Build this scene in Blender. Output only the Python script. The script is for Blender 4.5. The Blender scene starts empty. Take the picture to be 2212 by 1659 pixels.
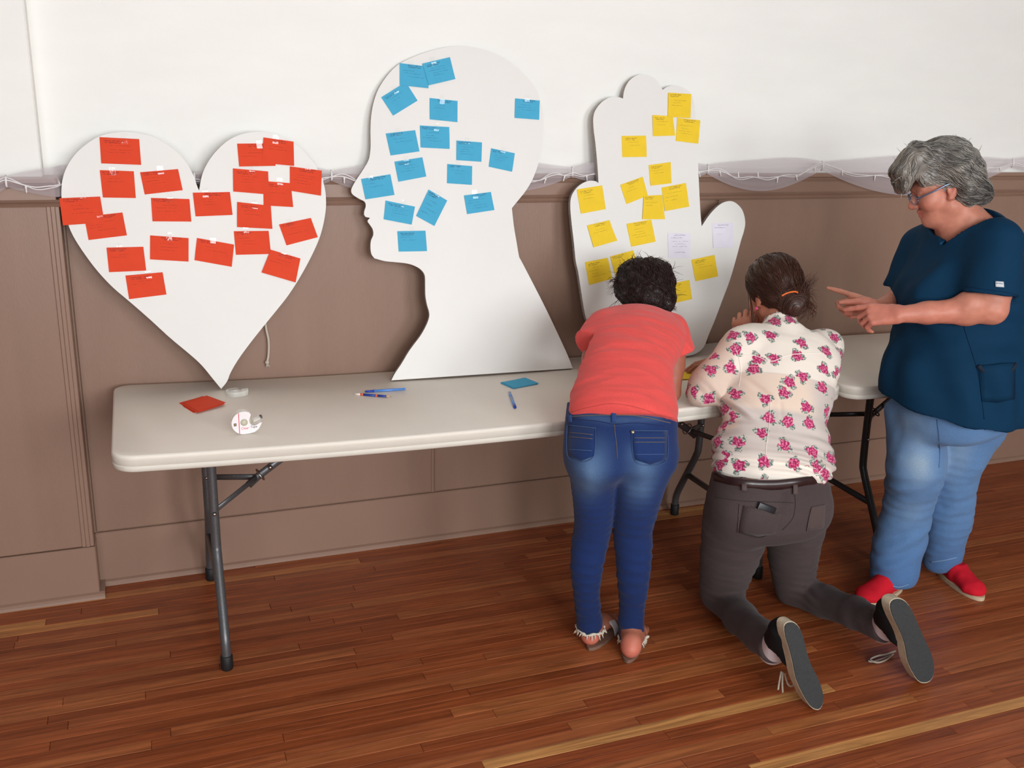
import bpy, bmesh, math, random
import numpy as np
from mathutils import Vector, Matrix
from mathutils.bvhtree import BVHTree

random.seed(7)
RNG = np.random.RandomState(11)
SC = bpy.context.scene
COL = SC.collection

# ------------------------------------------------------------------ camera
CAM = np.array([0.109, -3.4757, 1.6837])
YAW, PITCH, ROLL, FPX = 0.3696, 0.2790, 0.0237, 2117.2
def basis():
    f = np.array([math.sin(YAW)*math.cos(PITCH), math.cos(YAW)*math.cos(PITCH), -math.sin(PITCH)])
    r = np.array([math.cos(YAW), -math.sin(YAW), 0.0]); u = np.cross(r, f)
    c, s = math.cos(ROLL), math.sin(ROLL)
    return np.array([r*c+u*s, -r*s+u*c, f])
MB3 = basis()
cd = bpy.data.cameras.new('camera'); cam = bpy.data.objects.new('camera', cd); COL.objects.link(cam)
cd.sensor_fit = 'HORIZONTAL'; cd.sensor_width = 36.0; cd.lens = 36.0*FPX/2212.0
cd.clip_start = 0.05
mw = Matrix.Identity(4)
for i in range(3):
    mw[i][0] = MB3[0][i]; mw[i][1] = MB3[1][i]; mw[i][2] = -MB3[2][i]; mw[i][3] = CAM[i]
cam.matrix_world = mw
SC.camera = cam
# ------------------------------------------------------------------ light and exposure
SC.view_settings.view_transform = 'Standard'
SC.view_settings.look = 'None'
SC.view_settings.exposure = 0.0
SC.view_settings.gamma = 1.0
SC.view_settings.use_curve_mapping = False
SC.cycles.use_denoising = True
SC.cycles.max_bounces = 8
SC.cycles.diffuse_bounces = 4
SC.cycles.transparent_max_bounces = 16
SC.cycles.sample_clamp_indirect = 6.0
W = bpy.data.worlds.new('world'); SC.world = W; W.use_nodes = True
W.node_tree.nodes['Background'].inputs[0].default_value = (0.86, 0.93, 1.0, 1)
W.node_tree.nodes['Background'].inputs[1].default_value = 1.0
ROOM = dict(x0=-3.2, x1=6.2, y0=-6.6, z1=3.4)
WINS = [(-1.9, -0.3), (0.1, 1.7), (2.3, 3.9)]          # daylight windows behind the camera
WZ0, WZ1 = 1.05, 3.0
WPOW = [78, 186, 130]
for (a, b), pw in zip(WINS, WPOW):
    ld = bpy.data.lights.new('window_light', 'AREA'); ld.shape = 'RECTANGLE'
    ld.size = b-a-0.04; ld.size_y = WZ1-WZ0-0.04; ld.energy = pw; ld.color = (0.955, 0.985, 1.0)
    lo = bpy.data.objects.new('window_light', ld); COL.objects.link(lo)
    lo.location = ((a+b)/2, ROOM['y0']-0.20, (WZ0+WZ1)/2); lo.rotation_euler = (math.radians(90), 0, 0)

# ------------------------------------------------------------------ pixel to point
def ray(px, py):
    return MB3.T @ np.array([(px-1106)/FPX, -(py-829.5)/FPX, 1.0])
def at(px, py, Y=None, Z=None, X=None):
    d = ray(px, py)
    t = (Y-CAM[1])/d[1] if Y is not None else (Z-CAM[2])/d[2] if Z is not None else (X-CAM[0])/d[0]
    return CAM + t*d
def ppm(p):                                   # pixels per metre at a point
    return FPX/(MB3[2] @ (np.array(p)-CAM))
def on_plane(px, py, p0, n):
    d = ray(px, py); t = (np.array(p0)-CAM) @ n/(d @ n)
    return CAM + t*d

# ------------------------------------------------------------------ materials
def srgb(r, g, b):
    f = lambda c: (c/255/12.92) if c/255 <= 0.04045 else ((c/255+0.055)/1.055)**2.4
    return (f(r), f(g), f(b), 1)
def node_mat(name):
    m = bpy.data.materials.new(name); m.use_nodes = True
    nt = m.node_tree; b = nt.nodes['Principled BSDF']
    return m, nt, b
def N(nt, t, **kw):
    n = nt.nodes.new(t)
    for k, v in kw.items():
        if k.startswith('i_'):
            n.inputs[int(k[2:])].default_value = v
        else: setattr(n, k, v)
    return n
def mat(name, col, rough=0.6, metal=0.0, noise=0.0, scale=30, bump=0.0, bscale=200, coat=0.0, spec=0.5, stretch=None):
    m, nt, b = node_mat(name); L = nt.links
    b.inputs['Base Color'].default_value = col; b.inputs['Roughness'].default_value = rough
    b.inputs['Metallic'].default_value = metal; b.inputs['Coat Weight'].default_value = coat
    b.inputs['Specular IOR Level'].default_value = spec
    tc = N(nt, 'ShaderNodeTexCoord'); mp = N(nt, 'ShaderNodeMapping')
    L.new(tc.outputs['Object'], mp.inputs[0])
    if stretch: mp.inputs['Scale'].default_value = stretch
    if noise:
        nz = N(nt, 'ShaderNodeTexNoise'); nz.inputs['Scale'].default_value = scale; nz.inputs['Detail'].default_value = 5
        L.new(mp.outputs[0], nz.inputs['Vector'])
        cr = N(nt, 'ShaderNodeValToRGB')
        cr.color_ramp.elements[0].position = 0.3; cr.color_ramp.elements[1].position = 0.7
        lo = tuple(c*(1-noise) for c in col[:3])+(1,); hi = tuple(min(1, c*(1+noise)) for c in col[:3])+(1,)
        cr.color_ramp.elements[0].color = lo; cr.color_ramp.elements[1].color = hi
        L.new(nz.outputs[0], cr.inputs[0]); L.new(cr.outputs[0], b.inputs['Base Color'])
    if bump:
        n2 = N(nt, 'ShaderNodeTexNoise'); n2.inputs['Scale'].default_value = bscale; n2.inputs['Detail'].default_value = 4
        L.new(mp.outputs[0], n2.inputs['Vector'])
        bp = N(nt, 'ShaderNodeBump'); bp.inputs['Strength'].default_value = bump; bp.inputs['Distance'].default_value = 0.002
        L.new(n2.outputs[0], bp.inputs['Height']); L.new(bp.outputs[0], b.inputs['Normal'])
    return m

# ------------------------------------------------------------------ mesh helpers
def raw_mesh(name, V, Fq, smooth=False):
    me = bpy.data.meshes.new(name)
    V = np.asarray(V, np.float32); Fq = np.asarray(Fq, np.int32); k = Fq.shape[1]
    me.vertices.add(len(V)); me.vertices.foreach_set('co', V.ravel())
    me.loops.add(Fq.size); me.loops.foreach_set('vertex_index', Fq.ravel())
    me.polygons.add(len(Fq)); me.polygons.foreach_set('loop_start', np.arange(0, Fq.size, k, dtype=np.int32))
    me.polygons.foreach_set('use_smooth', np.full(len(Fq), smooth, bool))
    me.update(calc_edges=True); me.validate()
    return me
def link(name, me, m=None, parent=None):
    o = bpy.data.objects.new(name, me); COL.objects.link(o)
    if m is not None:
        me.materials.clear(); me.materials.append(m)
    if parent is not None: put_under(o, parent)
    return o
def put_under(o, parent):
    o.parent = parent
    o.matrix_parent_inverse = Matrix.Translation(-Vector(parent.location)) if parent.rotation_euler.to_matrix() == Matrix.Identity(3) else parent.matrix_basis.inverted()
def empty(name, loc, label=None, cat=None, group=None):
    o = bpy.data.objects.new(name, None); COL.objects.link(o); o.location = Vector(loc); o.empty_display_size = 0.05
    return tag(o, label, cat, group)
def tag(o, label=None, cat=None, group=None, kind=None):
    if label: o['label'] = label
    if cat: o['category'] = cat
    if group: o['group'] = group
    if kind: o['kind'] = kind
    return o
def bm_obj(name, bm, m=None, parent=None, smooth=False):
    me = bpy.data.meshes.new(name)
    bmesh.ops.recalc_face_normals(bm, faces=bm.faces)
    bm.to_mesh(me); bm.free()
    if smooth:
        me.polygons.foreach_set('use_smooth', np.ones(len(me.polygons), bool))
    return link(name, me, m, parent)
def add_box(bm, lo, hi, bev=0.0, seg=1):
    vs = [bm.verts.new((x, y, z)) for x in (lo[0], hi[0]) for y in (lo[1], hi[1]) for z in (lo[2], hi[2])]
    f = [(0,1,3,2), (4,6,7,5), (0,4,5,1), (2,3,7,6), (0,2,6,4), (1,5,7,3)]
    fs = [bm.faces.new([vs[i] for i in q]) for q in f]
    if bev:
        es = list({e for q in fs for e in q.edges})
        bmesh.ops.bevel(bm, geom=es, offset=bev, segments=seg, affect='EDGES', profile=0.5)
def box_obj(name, lo, hi, m, parent=None, bev=0.0, seg=1):
    bm = bmesh.new(); add_box(bm, lo, hi, bev, seg); return bm_obj(name, bm, m, parent)
def sweep(bm, pts, rad, seg=12, caps=True, flat=1.0, up=None):
    """tube along points; rad a number or a list; flat squashes one axis"""
    pts = [Vector(p) for p in pts]; n = len(pts)
    if not hasattr(rad, '__len__'): rad = [rad]*n
    rings = []; prev = None
    for i, p in enumerate(pts):
        t = (pts[min(i+1, n-1)]-pts[max(i-1, 0)]).normalized()
        if prev is None:
            a = Vector(up) if up is not None else (Vector((0, 0, 1)) if abs(t.z) < 0.9 else Vector((1, 0, 0)))
        else: a = prev
        u = (a-t*a.dot(t)).normalized(); v = t.cross(u); prev = u
        rings.append([bm.verts.new(p+(u*math.cos(2*math.pi*k/seg)+v*flat*math.sin(2*math.pi*k/seg))*rad[i]) for k in range(seg)])
    for a, b in zip(rings, rings[1:]):
        for k in range(seg): bm.faces.new((a[k], a[(k+1) % seg], b[(k+1) % seg], b[k]))
    if caps:
        bm.faces.new(rings[0][::-1]); bm.faces.new(rings[-1])
def tube_obj(name, pts, rad, m, parent=None, seg=12, flat=1.0, up=None):
    bm = bmesh.new(); sweep(bm, pts, rad, seg, True, flat, up); return bm_obj(name, bm, m, parent, True)
def smooth_path(P, n=8):
    P = [np.array(p, float) for p in P]; out = []
    for i in range(len(P)-1):
        p0 = P[max(i-1, 0)]; p1 = P[i]; p2 = P[i+1]; p3 = P[min(i+2, len(P)-1)]
        for k in range(n):
            t = k/n
            out.append(0.5*((2*p1)+(-p0+p2)*t+(2*p0-5*p1+4*p2-p3)*t*t+(-p0+3*p1-3*p2+p3)*t**3))
    out.append(P[-1]); return out
def auto_smooth(o, ang=35):
    me = o.data
    me.polygons.foreach_set('use_smooth', np.ones(len(me.polygons), bool))
    bm = bmesh.new(); bm.from_mesh(me)
    for e in bm.edges:
        if len(e.link_faces) == 2 and e.calc_face_angle(0) > math.radians(ang): e.smooth = False
    bm.to_mesh(me); bm.free()

# ------------------------------------------------------------------ room shell
M_white = mat('white_wall_paint', srgb(246, 245, 240), 0.55, noise=0.02, scale=3, bump=0.12, bscale=40, stretch=(1, 1, 3))
M_ceil = mat('ceiling_paint', (0.52, 0.52, 0.51, 1), 0.9, noise=0.02)
M_side = mat('far_wall_paint', (0.30, 0.30, 0.29, 1), 0.8, noise=0.02)
M_brown = mat('brown_wainscot_paint', srgb(147, 117, 100), 0.40, noise=0.035, scale=2.2, bump=0.35, bscale=90, stretch=(6, 6, 0.6))
M_brown2 = mat('brown_trim_paint', srgb(149, 119, 102), 0.36, noise=0.03, scale=3, bump=0.08, bscale=60)
M_frame = mat('window_frame_paint', (0.75, 0.74, 0.7, 1), 0.5, noise=0.02)
def structure(o):
    o['kind'] = 'structure'; return o
R = ROOM
# back wall: white plaster above, brown wainscot below; a pier on the left stands proud of it
wall = structure(box_obj('wall_back', (-3.2, 0.0, 0.0), (6.2, 0.12, 3.4), M_white))
PX = -0.106                                           # pier edge
pier_w = structure(box_obj('trim_1', (-3.2, -0.075, 1.36), (-0.145, 0.01, 3.4), M_white, bev=0.004))
WT = 1.432
# panels with flat joints between
seams = [PX, 1.128, 2.325, 3.42, 4.6, 6.2]
for a, b in zip(seams, seams[1:]):
    box_obj('panel', (a+0.006, -0.012, 0.203), (b-0.006, 0.01, 1.335), M_brown, wall, bev=0.003)
backing = box_obj('panel_backing', (PX, -0.004, 0.0), (6.2, 0.01, 1.43), M_brown2, wall)
box_obj('frieze_board', (PX, -0.014, 1.338), (6.2, 0.01, 1.402), M_brown2, wall, bev=0.002)
def moulding(name, x0, x1, prof, m, parent=None):
    bm = bmesh.new()
    a = [bm.verts.new((x0, y, z)) for y, z in prof]; b = [bm.verts.new((x1, y, z)) for y, z in prof]
    n = len(prof)
    for k in range(n): bm.faces.new((a[k], a[(k+1) % n], b[(k+1) % n], b[k]))
    bm.faces.new(a[::-1]); bm.faces.new(b)
    return bm_obj(name, bm, m, parent)
moulding('rail_moulding', PX, 6.2, [(0.0, 1.322), (-0.017, 1.326), (-0.024, 1.334), (-0.018, 1.34), (-0.026, 1.347), (-0.016, 1.354), (0.0, 1.354)], M_brown2, wall)
moulding('cap_moulding', PX, 6.2, [(0.0, 1.396), (-0.018, 1.398), (-0.026, 1.408), (-0.030, 1.414), (-0.044, 1.418), (-0.044, 1.432), (0.0, 1.432)], M_brown2, wall)
bb = structure(box_obj('baseboard_back', (PX, -0.016, 0.0), (6.2, 0.01, 0.200), M_brown2, bev=0.003))
moulding('shoe_moulding', PX, 6.2, [(0.0, 0.0), (-0.032, 0.0), (-0.031, 0.008), (-0.026, 0.015), (-0.016, 0.02), (0.0, 0.02)], M_brown2, bb)
# pier wainscot
pier = structure(box_obj('trim_2', (-3.2, -0.088, 0.0), (PX-0.012, 0.01, 1.43), M_brown2))
box_obj('panel', (-3.2, -0.10, 0.192), (PX-0.035, -0.085, 1.345), M_brown, pier, bev=0.003)
for k, (xa, yb_) in enumerate([(-0.037, -0.104), (-0.0245, -0.106), (-0.0125, -0.102)]):
    box_obj('corner_bead', (PX+xa, yb_, 0.192), (PX+xa+0.0126, -0.0, 1.345), M_brown2, pier, bev=0.0016)
box_obj('frieze_board', (-3.2, -0.102, 1.362), (PX-0.006, -0.0, 1.402), M_brown2, pier, bev=0.002)
moulding('rail_moulding', -3.2, PX+0.004, [(0.0, 1.342), (-0.105, 1.342), (-0.112, 1.349), (-0.105, 1.353), (-0.114, 1.358), (-0.104, 1.364), (0.0, 1.364)], M_brown2, pier)
moulding('cap_moulding', -3.2, PX+0.002, [(0.0, 1.402), (-0.106, 1.402), (-0.118, 1.412), (-0.132, 1.418), (-0.132, 1.432), (0.0, 1.432)], M_brown2, pier)
bl = structure(box_obj('baseboard_left', (-3.2, -0.106, 0.0), (PX+0.004, 0.0, 0.190), M_brown2, bev=0.003))
moulding('shoe_moulding', -3.2, PX+0.02, [(0.0, 0.0), (-0.124, 0.0), (-0.122, 0.009), (-0.116, 0.016), (-0.106, 0.021), (0.0, 0.021)], M_brown2, bl)
# the rest of the room
structure(box_obj('ceiling', (-3.3, -6.75, 3.4), (6.3, 0.12, 3.5), M_ceil))
structure(box_obj('wall_left', (-3.35, -6.75, 0), (-3.2, 0.12, 3.4), M_side))
structure(box_obj('wall_right', (6.2, -6.75, 0), (6.35, 0.12, 3.4), M_side))
bm = bmesh.new()
xs = [-3.2]+[v for ab in WINS for v in ab]+[6.2]
for k in range(0, len(xs), 2): add_box(bm, (xs[k], -6.75, 0), (xs[k+1], -6.6, 3.4))
for a, b in WINS:
    add_box(bm, (a, -6.75, 0), (b, -6.6, WZ0)); add_box(bm, (a, -6.75, WZ1), (b, -6.6, 3.4))
structure(bm_obj('wall_front', bm, M_side))
for i, (a, b) in enumerate(WINS):
    bm = bmesh.new()
    for x in (a, b-0.06): add_box(bm, (x, -6.70, WZ0), (x+0.06, -6.64, WZ1))
    for z in (WZ0, (WZ0+WZ1)/2-0.03, WZ1-0.06): add_box(bm, (a, -6.70, z), (b, -6.64, z+0.06))
    add_box(bm, ((a+b)/2-0.015, -6.69, WZ0), ((a+b)/2+0.015, -6.65, WZ1))
    structure(bm_obj('window_%d' % (i+1), bm, M_frame))

# ------------------------------------------------------------------ floor of narrow strips
def wood_mat(name, joined=False, tone=None):
    m, nt, b = node_mat(name); L = nt.links
    tc = N(nt, 'ShaderNodeTexCoord')
    if joined:
        rnd = N(nt, 'ShaderNodeAttribute', attribute_name='pick'); rv = rnd.outputs['Fac']
    else:
        rnd = N(nt, 'ShaderNodeObjectInfo'); rv = rnd.outputs['Random']
    geo = N(nt, 'ShaderNodeNewGeometry')
    off = N(nt, 'ShaderNodeMath', operation='MULTIPLY'); off.inputs[1].default_value = 57.0; L.new(rv, off.inputs[0])
    cx = N(nt, 'ShaderNodeCombineXYZ'); L.new(off.outputs[0], cx.inputs[0]); L.new(off.outputs[0], cx.inputs[2])
    ad = N(nt, 'ShaderNodeVectorMath', operation='ADD'); L.new(geo.outputs['Position'], ad.inputs[0]); L.new(cx.outputs[0], ad.inputs[1])
    mp = N(nt, 'ShaderNodeMapping'); mp.inputs['Scale'].default_value = (1.3, 16, 1.3); L.new(ad.outputs[0], mp.inputs[0])
    n1 = N(nt, 'ShaderNodeTexNoise'); n1.inputs['Scale'].default_value = 2.2; n1.inputs['Detail'].default_value = 6; n1.inputs['Roughness'].default_value = 0.62; n1.inputs['Distortion'].default_value = 1.2
    L.new(mp.outputs[0], n1.inputs['Vector'])
    w = N(nt, 'ShaderNodeTexWave', bands_direction='Y'); w.inputs['Scale'].default_value = 0.9; w.inputs['Distortion'].default_value = 9; w.inputs['Detail'].default_value = 3; w.inputs['Detail Scale'].default_value = 0.7
    L.new(mp.outputs[0], w.inputs['Vector'])
    # tone of the strip
    cr = N(nt, 'ShaderNodeValToRGB'); e = cr.color_ramp.elements
    e[0].position = 0.0; e[0].color = srgb(142, 74, 40); e[1].position = 1.0; e[1].color = srgb(214, 160, 98)
    for p, c in ((0.22, srgb(154, 80, 44)), (0.45, srgb(161, 86, 48)), (0.72, srgb(166, 94, 56)), (0.90, srgb(172, 102, 60)), (0.965, srgb(178, 108, 62))):
        q = e.new(p); q.color = c
    if tone is None: L.new(rv, cr.inputs[0])
    else: cr.inputs[0].default_value = tone
    g1 = N(nt, 'ShaderNodeValToRGB'); g = g1.color_ramp.elements
    g[0].position = 0.28; g[0].color = (0.56, 0.51, 0.48, 1); g[1].position = 0.66; g[1].color = (1.14, 1.12, 1.08, 1)
    L.new(n1.outputs[0], g1.inputs[0])
    mx = N(nt, 'ShaderNodeMix', data_type='RGBA', blend_type='MULTIPLY'); mx.inputs[0].default_value = 1.0
    L.new(cr.outputs[0], mx.inputs[6]); L.new(g1.outputs[0], mx.inputs[7])
    g2 = N(nt, 'ShaderNodeValToRGB'); g = g2.color_ramp.elements
    g[0].position = 0.0; g[0].color = (0.82, 0.79, 0.77, 1); g[1].position = 0.55; g[1].color = (1.05, 1.05, 1.05, 1)
    L.new(w.outputs[0], g2.inputs[0])
    mx2 = N(nt, 'ShaderNodeMix', data_type='RGBA', blend_type='MULTIPLY'); mx2.inputs[0].default_value = 0.8
    L.new(mx.outputs[2], mx2.inputs[6]); L.new(g2.outputs[0], mx2.inputs[7])
    L.new(mx2.outputs[2], b.inputs['Base Color'])
    b.inputs['Roughness'].default_value = 0.36; b.inputs['Specular IOR Level'].default_value = 0.30
    bp = N(nt, 'ShaderNodeBump'); bp.inputs['Strength'].default_value = 0.06; bp.inputs['Distance'].default_value = 0.001
    L.new(n1.outputs[0], bp.inputs['Height']); L.new(bp.outputs[0], b.inputs['Normal'])
    return m
M_wood = wood_mat('oak_strip'); M_woodj = wood_mat('oak_strip_far', True); M_woodl = wood_mat('oak_strip_pale', False, 0.99)
M_sub = mat('subfloor', srgb(50, 28, 18), 0.8, noise=0.1)
floor = structure(box_obj('floor', (-3.2, -6.6, -0.06), (6.2, 0.0, -0.012), M_sub))
PWID = 0.0415
def seen(x0, x1, y0, y1):
    for x in np.linspace(x0, x1, 7):
        for y in (y0, y1):
            d = MB3 @ (np.array([x, y, 0])-CAM)
            if d[2] > 0.1:
                u = 1106+FPX*d[0]/d[2]; v = 829.5-FPX*d[1]/d[2]
                if -60 < u < 2272 and -60 < v < 1700: return True
    return False
def plank_verts(x0, x1, y0, y1, c=0.0012):
    g = 0.0004
    x0 += g; x1 -= g; y0 += g; y1 -= g
    V = [(x0, y0, -0.015), (x1, y0, -0.015), (x1, y1, -0.015), (x0, y1, -0.015),
         (x0, y0, -c), (x1, y0, -c), (x1, y1, -c), (x0, y1, -c),
         (x0+c, y0+c, 0), (x1-c, y0+c, 0), (x1-c, y1-c, 0), (x0+c, y1-c, 0)]
    Q = [(0, 1, 5, 4), (1, 2, 6, 5), (2, 3, 7, 6), (3, 0, 4, 7), (4, 5, 9, 8), (5, 6, 10, 9), (6, 7, 11, 10), (7, 4, 8, 11), (8, 9, 10, 11)]
    return V, Q
near = []; farV = []; farQ = []; farP = []
row = 0; y1 = -0.004
while y1 > -6.55:
    y0 = y1-PWID
    x = -3.2+random.uniform(-0.9, 0)
    while x < 6.2:
        ln = random.choice([0.55, 0.75, 0.95, 1.15, 1.4, 1.7])*random.uniform(0.85, 1.15)
        pale = False
        if row == 33 and x < 0.86 < x+ln+0.3: ln = 0.86-x
        elif row == 33 and abs(x-0.86) < 1e-6: ln = 1.12; pale = True
        elif row == 39 and -0.6 < x < 1.9 and x+ln > 1.9: pale = True
        a, b = max(x, -3.2), min(x+ln, 6.2)
        if b-a > 0.02:
            V, Q = plank_verts(a, b, y0, y1)
            if seen(a, b, y0, y1): near.append((V, Q, pale))
            else:
                k = len(farV); farV += V; farQ += [tuple(i+k for i in q) for q in Q]; farP += [random.random()]*len(V)
        x += ln
    y1 = y0; row += 1
near.sort(key=lambda t: -t[0][0][1]*0-abs(t[0][1][0]-t[0][0][0])*0-(-t[0][0][1]))
if len(near) > 298:
    for V, Q, pale in near[298:]:
        k = len(farV); farV += V; farQ += [tuple(i+k for i in q) for q in Q]; farP += [random.random()]*len(V)
    near = near[:298]
for V, Q, pale in near:
    o = link('plank', raw_mesh('plank', V, Q), M_woodl if pale else M_wood, floor)
me = raw_mesh('planks_beyond', farV, farQ)
at_ = me.attributes.new('pick', 'FLOAT', 'POINT'); at_.data.foreach_set('value', np.array(farP, np.float32))
tag(link('planks_beyond', me, M_woodj, floor), kind='stuff')

# ------------------------------------------------------------------ folding tables
M_top = mat('table_plastic', srgb(236, 228, 216), 0.5, noise=0.02, scale=6, bump=0.05, bscale=400)
M_edge = mat('table_plastic_rim', srgb(222, 216, 204), 0.5, noise=0.03, scale=12, bump=0.08, bscale=300)
M_steel = mat('grey_hammered_steel', srgb(92, 92, 94), 0.32, 0.35, noise=0.12, scale=150, bump=0.1, bscale=300)
M_steel2 = mat('black_enamel_steel', srgb(52, 53, 55), 0.34, 0.2, noise=0.08, scale=120)
M_rub = mat('black_rubber', srgb(24, 24, 25), 0.6, noise=0.1)
M_bolt = mat('bright_rivet', srgb(200, 200, 200), 0.25, 1.0)
TH = 0.74; SAG = 0.0253; TL = 2.436; TD = 0.735
def folding_table(x0, yf, rot, sag, label, steel, half_cut=False):
    root = empty('folding_table', (x0, yf, 0), label, 'table', 'white folding tables along the wall')
    cr, sr = math.cos(rot), math.sin(rot)
    def T(u, v, z):                                   # u along, v from the front edge back
        return (x0+u*cr-v*sr, yf+u*sr+v*cr, z-4*sag*(u/TL)*(1-u/TL))
    def outline(ins, r):
        out = []
        for cxx, cyy, a0 in ((TL-r, r, -90), (TL-r, TD-r, 0), (r, TD-r, 90), (r, r, 180)):
            for k in range(9):
                a = math.radians(a0+k*11.25)
                out.append((cxx+(r-ins)*math.cos(a), cyy+(r-ins)*math.sin(a)))
        return out
    def layer(name, zs, m, close_top):
        bm = bmesh.new(); rings = []
        for z, ins in zs:
            pts = []
            o = outline(ins, 0.062)
            # subdivide the long sides so the sag bends
            for i, p in enumerate(o):
                q = o[(i+1) % len(o)]; pts.append(p)
                if abs(p[0]-q[0]) > 0.5:
                    for k in range(1, 24): pts.append((p[0]+(q[0]-p[0])*k/24, p[1]+(q[1]-p[1])*k/24))
            rings.append([bm.verts.new(T(p[0], p[1], z)) for p in pts])
        n = len(rings[0])
        for a, b in zip(rings, rings[1:]):
            for k in range(n): bm.faces.new((a[k], a[(k+1) % n], b[(k+1) % n], b[k]))
        for r_ in (rings[0], rings[-1]):
            ge = [bm.edges.get((r_[k], r_[(k+1) % n])) for k in range(n)]
            f = bmesh.ops.triangle_fill(bm, edges=ge, use_beauty=True)
        o = bm_obj(name, bm, m, root); auto_smooth(o, 50); return o
    layer('table_top', [(TH-0.0125, 0.0006), (TH-0.010, 0.0), (TH-0.005, 0.0006), (TH-0.0012, 0.003), (TH, 0.007)], M_top, True)
    layer('table_rim', [(TH-0.050, 0.020), (TH-0.050, 0.006), (TH-0.046, 0.001), (TH-0.034, 0.0), (TH-0.032, 0.002), (TH-0.030, 0.0), (TH-0.0122, 0.0), (TH-0.0121, 0.012)], M_edge, False)
    # legs
    ends = ((0.269, 1), (2.183, -1))
    yc = TD/2+0.005
    for u, sgn in ends:
        for s in (-1, 1):
            path = [(u, yc+s*0.155, TH-0.05), (u, yc+s*0.155, 0.52), (u, yc+s*0.16, 0.36), (u, yc+s*0.172, 0.318), (u, yc+s*0.205, 0.26), (u, yc+s*0.275, 0.142), (u, yc+s*0.302, 0.09), (u, yc+s*0.308, 0.05), (u, yc+s*0.308, 0.03)]
            path = [(T(p[0], p[1], 0)[0], T(p[0], p[1], 0)[1], p[2]) for p in path]
            path[0] = T(u, yc+s*0.155, TH-0.05)
            leg = tube_obj('leg', smooth_path(path, 5), 0.0145, steel, root, 14)
            f = path[-1]
            bm = bmesh.new(); sweep(bm, [(f[0], f[1], 0.0), (f[0], f[1], 0.004), (f[0], f[1], 0.045), (f[0], f[1], 0.048)], [0.0165, 0.0185, 0.0185, 0.016], 16)
            bm_obj('foot_cap', bm, M_rub, leg, True)
            # the rivet through the leg
            c = T(u, yc+s*0.157, 0); ax = Vector((cr, sr, 0))
            bm = bmesh.new(); sweep(bm, [Vector((c[0], c[1], 0.455))-Vector((-sr, cr, 0))*0.0155*1.0-ax*0.000, Vector((c[0], c[1], 0.455))-Vector((-sr, cr, 0))*0.021], [0.007, 0.004], 10)
            bm_obj('rivet', bm, M_bolt, leg, True)
        xb = lambda v, z: (T(u, v, 0)[0], T(u, v, 0)[1], z)
        tube_obj('cross_bar', [xb(yc-0.236, 0.212), xb(yc+0.236, 0.212)], 0.012, steel, root, 12)
        tube_obj('top_bar', [xb(yc-0.2, TH-0.075), xb(yc+0.2, TH-0.075)], 0.012, steel, root, 12)
        # V strut, lock ring and centre brace
        ur = u+sgn*0.150; zr = 0.495; ut = u+sgn*0.40
        rp = T(ur, yc, 0); rp = (rp[0], rp[1], zr)
        for s in (-1, 1):
            tube_obj('strut', [xb(yc+s*0.150, 0.455), rp], 0.010, steel, root, 8, 0.45, (0, 0, 1))
        tp = T(ut, yc, TH-0.052)
        br = tube_obj('brace', [(rp[0]-sgn*0.03*cr, rp[1], zr-0.026), rp, tp], 0.013, steel, root, 8, 0.6, (0, 0, 1))
        bm = bmesh.new()
        d = (Vector(tp)-Vector(rp)).normalized(); c = Vector(rp)+d*0.012
        a = d.orthogonal().normalized(); b = d.cross(a)
        ring = [c+(a*math.cos(t)+b*math.sin(t))*0.021 for t in np.linspace(0, 2*math.pi, 21)]
        sweep(bm, ring, 0.0028, 6); bm_obj('lock_ring', bm, M_bolt if steel is M_steel else steel, br, True)
        c2 = Vector(rp)+d*0.05
        bm = bmesh.new(); sweep(bm, [c2-Vector((0, 0.011, -0.004)), c2-Vector((0, 0.018, -0.004))], [0.008, 0.005], 10); bm_obj('rivet', bm, M_bolt, br, True)
    return root, T
t1, T1 = folding_table(0.0, -0.772, 0.0, SAG, 'long white folding table with grey legs under the heart and head boards', M_steel)
t2, T2 = folding_table(2.440, -0.788, -0.045, 0.004, 'white folding table with black legs beside the woman in blue scrubs', M_steel2)
def ztop(x):
    u = x/TL; return TH-4*SAG*u*(1-u) if 0 <= u <= 1 else TH

# ------------------------------------------------------------------ cut-out boards
M_foam = mat('white_foam_board', srgb(236, 234, 230), 0.5, noise=0.012, scale=5, bump=0.05, bscale=250)
M_foam_edge = mat('foam_board_cut_edge', srgb(168, 158, 150), 0.85, noise=0.25, scale=160, bump=0.6, bscale=220)
def crop(pts, s, ox, oy): return [(ox+x/s, oy+y/s) for x, y in pts]
def densify(P, corner=35, n=4):
    """Catmull-Rom through the outline, keeping sharp corners"""
    P = [np.array(p, float) for p in P]; m = len(P); out = []
    def sharp(i):
        a = P[i]-P[i-1]; b = P[(i+1) % m]-P[i]
        return math.degrees(math.acos(np.clip(a @ b/np.linalg.norm(a)/np.linalg.norm(b), -1, 1))) > corner
    S = [sharp(i) for i in range(m)]
    for i in range(m):
        p1 = P[i]; p2 = P[(i+1) % m]
        p0 = P[i-1] if not S[i] else 2*p1-p2
        p3 = P[(i+2) % m] if not S[(i+1) % m] else 2*p2-p1
        for k in range(n):
            t = k/n
            out.append(0.5*((2*p1)+(-p0+p2)*t+(2*p0-5*p1+4*p2-p3)*t*t+(-p0+3*p1-3*p2+p3)*t**3))
    return out
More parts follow.
